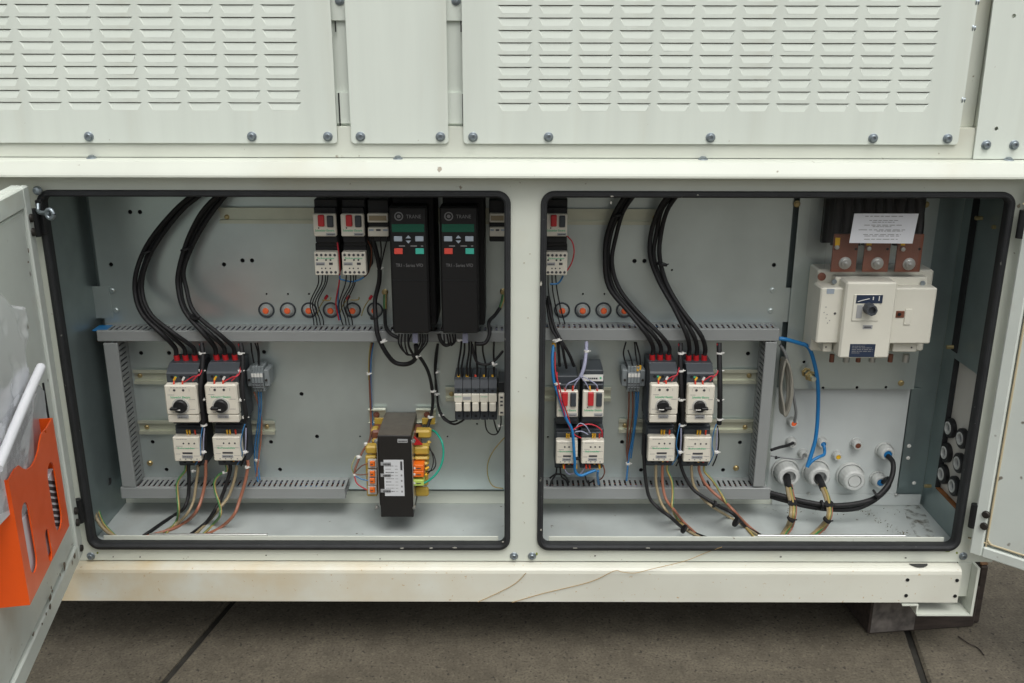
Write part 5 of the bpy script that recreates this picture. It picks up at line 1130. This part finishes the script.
# glands on the gland plate
def gland(label, x, y, R, L=.03, core=None, big=False):
    R *= 1.12 if big else 1.25
    Y = .2235; p = P(x, y, Y-L*.5); p.y = Y; t = thing('cable_gland', label, 'gland', p, 'white plastic cable glands')
    q = MB(); n = 8 if not big else 10
    q.lathe(p, (0,-1,0), [(R*1.28,0),(R*1.28,L*.22),(R*1.2,L*.25)], 24); q.build('flange', 'gland_white', t)
    q = MB(); q.lathe(p, (0,-1,0), [(R*1.14,L*.25),(R*1.10,L*.55),(R*1.0,L*.9),(R*.86,L),(R*.62,L),(R*.60,L*.6),(0,L*.6)], n*2, False); q.build('nut', 'gland_white', t)
    if core: q = MB(); q.lathe(p, (0,-1,0), [(R*.6,L*.65),(R*.55,L*.97),(0,L*.97)], 14); q.build('seal', core, t)
    return p, L
gland('large white gland nearest the upright duct, with cable', 787, 474, .0235, .04, None, True)
gland('large white gland in the middle, feeding striped cables', 817.5, 474.5, .0235, .04, None, True)
gland('large empty white gland with a capped end', 852, 478, .0235, .04, 'gland_white', True)
gland('white gland with blue seal feeding the thick black loop', 886, 452.5, .0135, .028, 'cable_blue')
gland('white gland with blue seal partly behind the black loop', 879, 480.5, .0125, .026, 'cable_blue')
gland('small white gland with orange seal under the grey cable', 793, 422.5, .0085, .018, 'orange_plug')
gland('small white gland with a short black cable', 792, 443, .0085, .018)
gland('small white gland with a grey wire', 803.5, 454.5, .0080, .016)
gland('small white gland with the blue cable end', 822.5, 443, .0085, .018, 'cable_blue')
gland('small white gland with a yellow core', 837.5, 456, .0078, .016, 'yellow_tag')
gland('small white gland with a dark hole, furthest from the duct', 857, 444.5, .0090, .018, 'wire_brown')
harness('bright blue cable bending from the duct down the gland plate', [([(779,338.5,.15),(786,339.5,.15),(798,343,.155),(808.5,348,.155),(814.5,364,.155),(817.8,384,.165),(818,410,.178),(816,436,.178),(812,452,.172),(807,467,.165)], .0044, 'cable_blue'), ([(807,467,.165),(812,461,.17),(819,457.5,.175),(824,454.5,.185),(824.5,449,.2),(823,443,.21)], .0036, 'cable_blue')], [], 'cable', 'blue_cable')
harness('grey cable hanging from the duct to an orange sealed gland', [([(780,345,.16),(785,353,.165),(790,370,.175),(793.5,395,.185),(796,412,.195),(794.5,422,.208)], .0036, 'wire_grey')], [], 'cable', 'grey_cable')
q = []
for k in range(6):
    cx, w_ = 782.5+.7*k, 5.0+.4*k; q.append(([(cx, 357+k*.4, .185-.004*k),(cx+w_*.8,372,.182-.004*k),(cx+w_,392,.18-.004*k),(cx+w_*.5,408,.18-.004*k),(cx-1,413+k*.5,.18-.004*k),(cx-w_*.5,405,.184-.004*k),(cx-w_*.6,388,.186-.004*k),(cx-w_*.4,370,.187-.004*k),(cx,357+k*.4,.187-.004*k)], .0030, 'coil_grey'))
harness('hank of thin grey cable hung beside the upright duct', q, [], 'cable', 'cable_hank')
screw(783, 360, .198, plD)
harness('short black cable from a small gland to the upright duct', [([(793,443,.205),(787,445.5,.19),(779,447.5,.175),(771,450,.165)], .0036, KB)], [], 'cable', 'short_cable')
harness('thin grey wire from a small gland to the upright duct', [([(804,455,.208),(801,458.5,.195),(790,458.8,.18),(771,456,.165)], .0020, 'wire_grey')], [(776,457.5,.168,.004,KB,(1,0,0))], 'wire', 'short_cable')
harness('thick black cables looping under the glands to the lower duct', [([(888,456,.195),(892.5,463,.17),(892,475,.15),(887,487,.135),(874,498,.12),(855,504,.115),(832,505.5,.115),(805,502,.12),(785,496.5,.13),(766,491.5,.15)], .0062, KB), ([(883,482,.20),(889,479,.175),(888,487,.15),(876,499.5,.13),(856,508,.122),(832,509.5,.122),(806,506,.125),(786,501,.135),(768,495.5,.155)], .0062, KB)], [(876,494.5,.115,.013,KB,(.8,0,.5)),(822,505,.112,.012,KB,(1,0,.1))], 'cables', 'cable_bundle')
for lab, x, y, pts in (('striped cables from the gland nearest the upright duct down to floor', 788, 478, [(787,476,.20),(788.5,484,.165),(790.5,494,.13),(792.5,505,.10),(792,516,.075),(788,527,None),(781,538,None)]),
                  ('striped cables from the middle large gland curving down to floor', 818, 478, [(818,477,.20),(821,484,.165),(826,494,.13),(829,506,.10),(828,517,.075),(821,528,None),(808,539,None)])):
    q = []
    for (x_, y_, Y_) in pts: q.append((x_, y_, max(.03, floorp(x_, y_, .006)) if Y_ is None else Y_))
    harness(lab, [(q[:2]+[tuple((u_+v_)/2 for u_, v_ in zip(q[1], q[2]))], .0085, KB), (off(q[1:], -1.6), .0044, 'wire_beige'), (off(q[1:], .9, 0, -.003), .0038, 'wire_earth'), (off(q[1:], 2.6, 1, .003), .0036, 'wire_rust')], [(q[3][0], q[3][1]-2, q[3][2], .0105, KB, (.2,.3,-1)), (q[4][0]-1, q[4][1]+3, q[4][2]-.005, .0100, KB, (-.5,.3,-1))] , 'cables', 'power_cables')
# sill rods lying along the front
q = MB(); q.cbox(P(150,535,.03).x, P(268,535,.03).x, .0235, .029, ZF+.020, ZF+.0255, .001); tag(q.build('sill_bar', 'steel'), 'thin steel bar behind the lower edge of the left opening', 'bar')
q = MB(); q.cbox(P(757,535,.03).x, P(905,535,.03).x, .0235, .029, ZF+.020, ZF+.0255, .001); tag(q.build('sill_bar', 'steel'), 'thin steel bar behind the lower edge of the right opening', 'bar')
# bolt with nut on the switch plate
p = P(806, 372, .2); t = thing('stud_bolt', 'brass earthing stud with nuts left of the blue cable', 'stud', p)
q = MB(); d = Vector((.12,-1,-.05)).normalized(); q.lathe(p, d, [(.012,0),(.012,.003),(.0095,.0035),(.0095,.010)], 6, False); q.build('nut', 'brass', t)
q = MB(); q.cyl(p, p+d*.045, .0058, .0058, 12); q.build('shank', 'zinc_rail', t)
q = MB(); q.lathe(p+d*.022, d, [(.013,0),(.013,.002),(.0105,.0025),(.0105,.012),(0,.012)], 6, False); q.build('nut', 'brass', t)
# ------------------------------------------------------------------ floor litter, straw, timber
lt = MB(); rnd = random.Random(5)
for k in range(150):
    u_ = rnd.random(); p = Vector((.855+.075*u_+rnd.gauss(0,.008), .195-.16*u_+rnd.gauss(0,.010), ZF+.0012)) if k < 100 else Vector((rnd.uniform(.62,.95), rnd.uniform(.17,.215), ZF+.0012))
    a = rnd.uniform(0, 6.28); l = rnd.uniform(.0009,.0032); e = Vector((math.cos(a)*l, math.sin(a)*l, rnd.uniform(0,.002))); f = Vector((-math.sin(a)*l*.35, math.cos(a)*l*.35, rnd.uniform(0,.001)))
    lt.add([p-e, p+f, p+e, p-f+Vector((0,0,.0004))], [(0,1,2,3)])
tag(lt.build('leaf_litter', 'leaf_litter'), 'dry leaf litter and dirt on the floor of the right compartment', 'litter', kind='stuff')
for lab, pts in (('dry brown tendril lying across the beam under the middle post', [(478,602,-.027),(500,592,-.027),(516,583,-.027),(526,573,-.028)]), ('long dry tendril trailing along the beam right of the middle post', [(512,602.5,-.027),(545,593,-.027),(590,582,-.027),(614,571,-.028),(622,572,-.029),(635,573,-.029),(652,569,-.028),(685,561,-.022),(705,553,-.004),(722,547,-.016)])):
    q = MB(); q.tube(V3(pts), .0007, 5); tag(q.build('dry_tendril', 'straw'), lab, 'tendril')
tt = P(868,604,.06); a = G(868,635); b = G(974,627); ud = (b-a).normalized(); nd = Vector((-ud.y, ud.x, 0)); L2 = (b-a).length
tm = thing('timber_block', 'dark weathered timber block supporting the right end of the cabinet', 'timber', (a+b)/2)
def tb(s0, s1, d0, d1, z0, z1, nm, m, c=.004):
    q = MB(); q.cbox(s0, s1, d0, d1, z0, z1, c); q.v = [a+ud*p.x+nd*p.y+Vector((0,0,p.z)) for p in q.v]; return q.build(nm, m, tm)
tb(0, L2, 0, .26, .0005, .1135, 'beam', 'timber')
tb(.004, .115, -.0012, .0008, .006, .108, 'worn_face', 'timber_pale', .0006)
tb(L2+.0005, L2+.022, .012, .24, .0005, .160, 'split_end', 'timber'); tb(L2+.001, L2+.0215, .014, .236, .1602, .166, 'fresh_break', 'timber_end')
q = MB(); p = G(965,645,.004); q.tube([G(958,636,.003), G(968,643,.004), G(978,648,.003), G(984,655,.003)], .0014, 6); tag(q.build('twig', 'timber'), 'small dark twig on the concrete by the timber block', 'twig')
# ------------------------------------------------------------------ residue and moss on the frame
rnd = random.Random(17)
def fleck(x, y, Y, w_, h_, m, n=7, name='residue'):
    c = P(x, y, Y); q = MB(); k = [(c.x+w_*math.cos(i*2*math.pi/n)*rnd.uniform(.45,1.1), c.z+h_*math.sin(i*2*math.pi/n)*rnd.uniform(.45,1.1)) for i in range(n)]
    q.prism(k, 1, Y, Y+.0012); return q.build(name, m, cab)
for x, y, w_, h_ in ((612,196.5,.006,.004),(611,203,.002,.007),(541,284,.004,.011),(402,548.3,.008,.003),(431,548.2,.007,.0035),(455,547.8,.009,.003),(503,542,.004,.004),(575,548.2,.008,.003),(648,548.2,.009,.0025),(698,195,.003,.003),(541,530,.003,.006)):
    fleck(x, y, -.0125, w_*.7, h_*.55, 'old_adhesive')
for x, y, w_, h_ in ((97.5,553,.003,.003),(536.5,554,.003,.0045),(948,551.5,.009,.002),(957,553,.003,.003)):
    fleck(x, y, -.0012, w_, h_, 'moss', 8, 'moss_patch')
for x, y in ((113,557,),(140,557),(266,555.5),(595,556),(660,563),(906,558),(781,557),(635,564),(380,559)):
    fleck(x, y, -.0014, rnd.uniform(.0015,.003), rnd.uniform(.001,.002), 'dark_steel', 6, 'grime_spot')
for x, y in ((524,476),(523,503),(524.5,523),(530,254),(524,263),(528,318)):
    fleck(x, y, -.0012, .0015, .0015, 'wire_beige', 6, 'grime_spot')
# dirt on the door flange
for x, y, w_, h_ in ((74.5,556,.012,.007),(64,566,.010,.012),(52,591,.006,.004),(50,598,.012,.008),(50,606,.010,.007),(46,614,.004,.004),(42,624,.004,.003),(33,634,.008,.004),(60,575,.003,.004),(51,588,.0025,.005),(28,250,.003,.006),(28,262,.004,.003)):
    c, z = dsz(x, y, .0); n = 9; q = MB(); k = [(c+w_*math.cos(i*2*math.pi/n)*rnd.uniform(.4,1.1), z+h_*math.sin(i*2*math.pi/n)*rnd.uniform(.4,1.1)) for i in range(n)]
    q.prism(k, 1, .0002, .0009); dmap(q).build('grime_spot', 'old_grime', dl)
# dirt drift in the floor corner
q = MB(); px = ((900,499),(912,497),(926,515),(938,544),(920,543),(908,522)); q.add([G(x, y, ZF+.0008) for x, y in px], [tuple(range(6))])
tag(q.build('dirt_patch', 'dirt_film'), 'dark damp dirt streak in the right floor corner', 'dirt', kind='stuff')
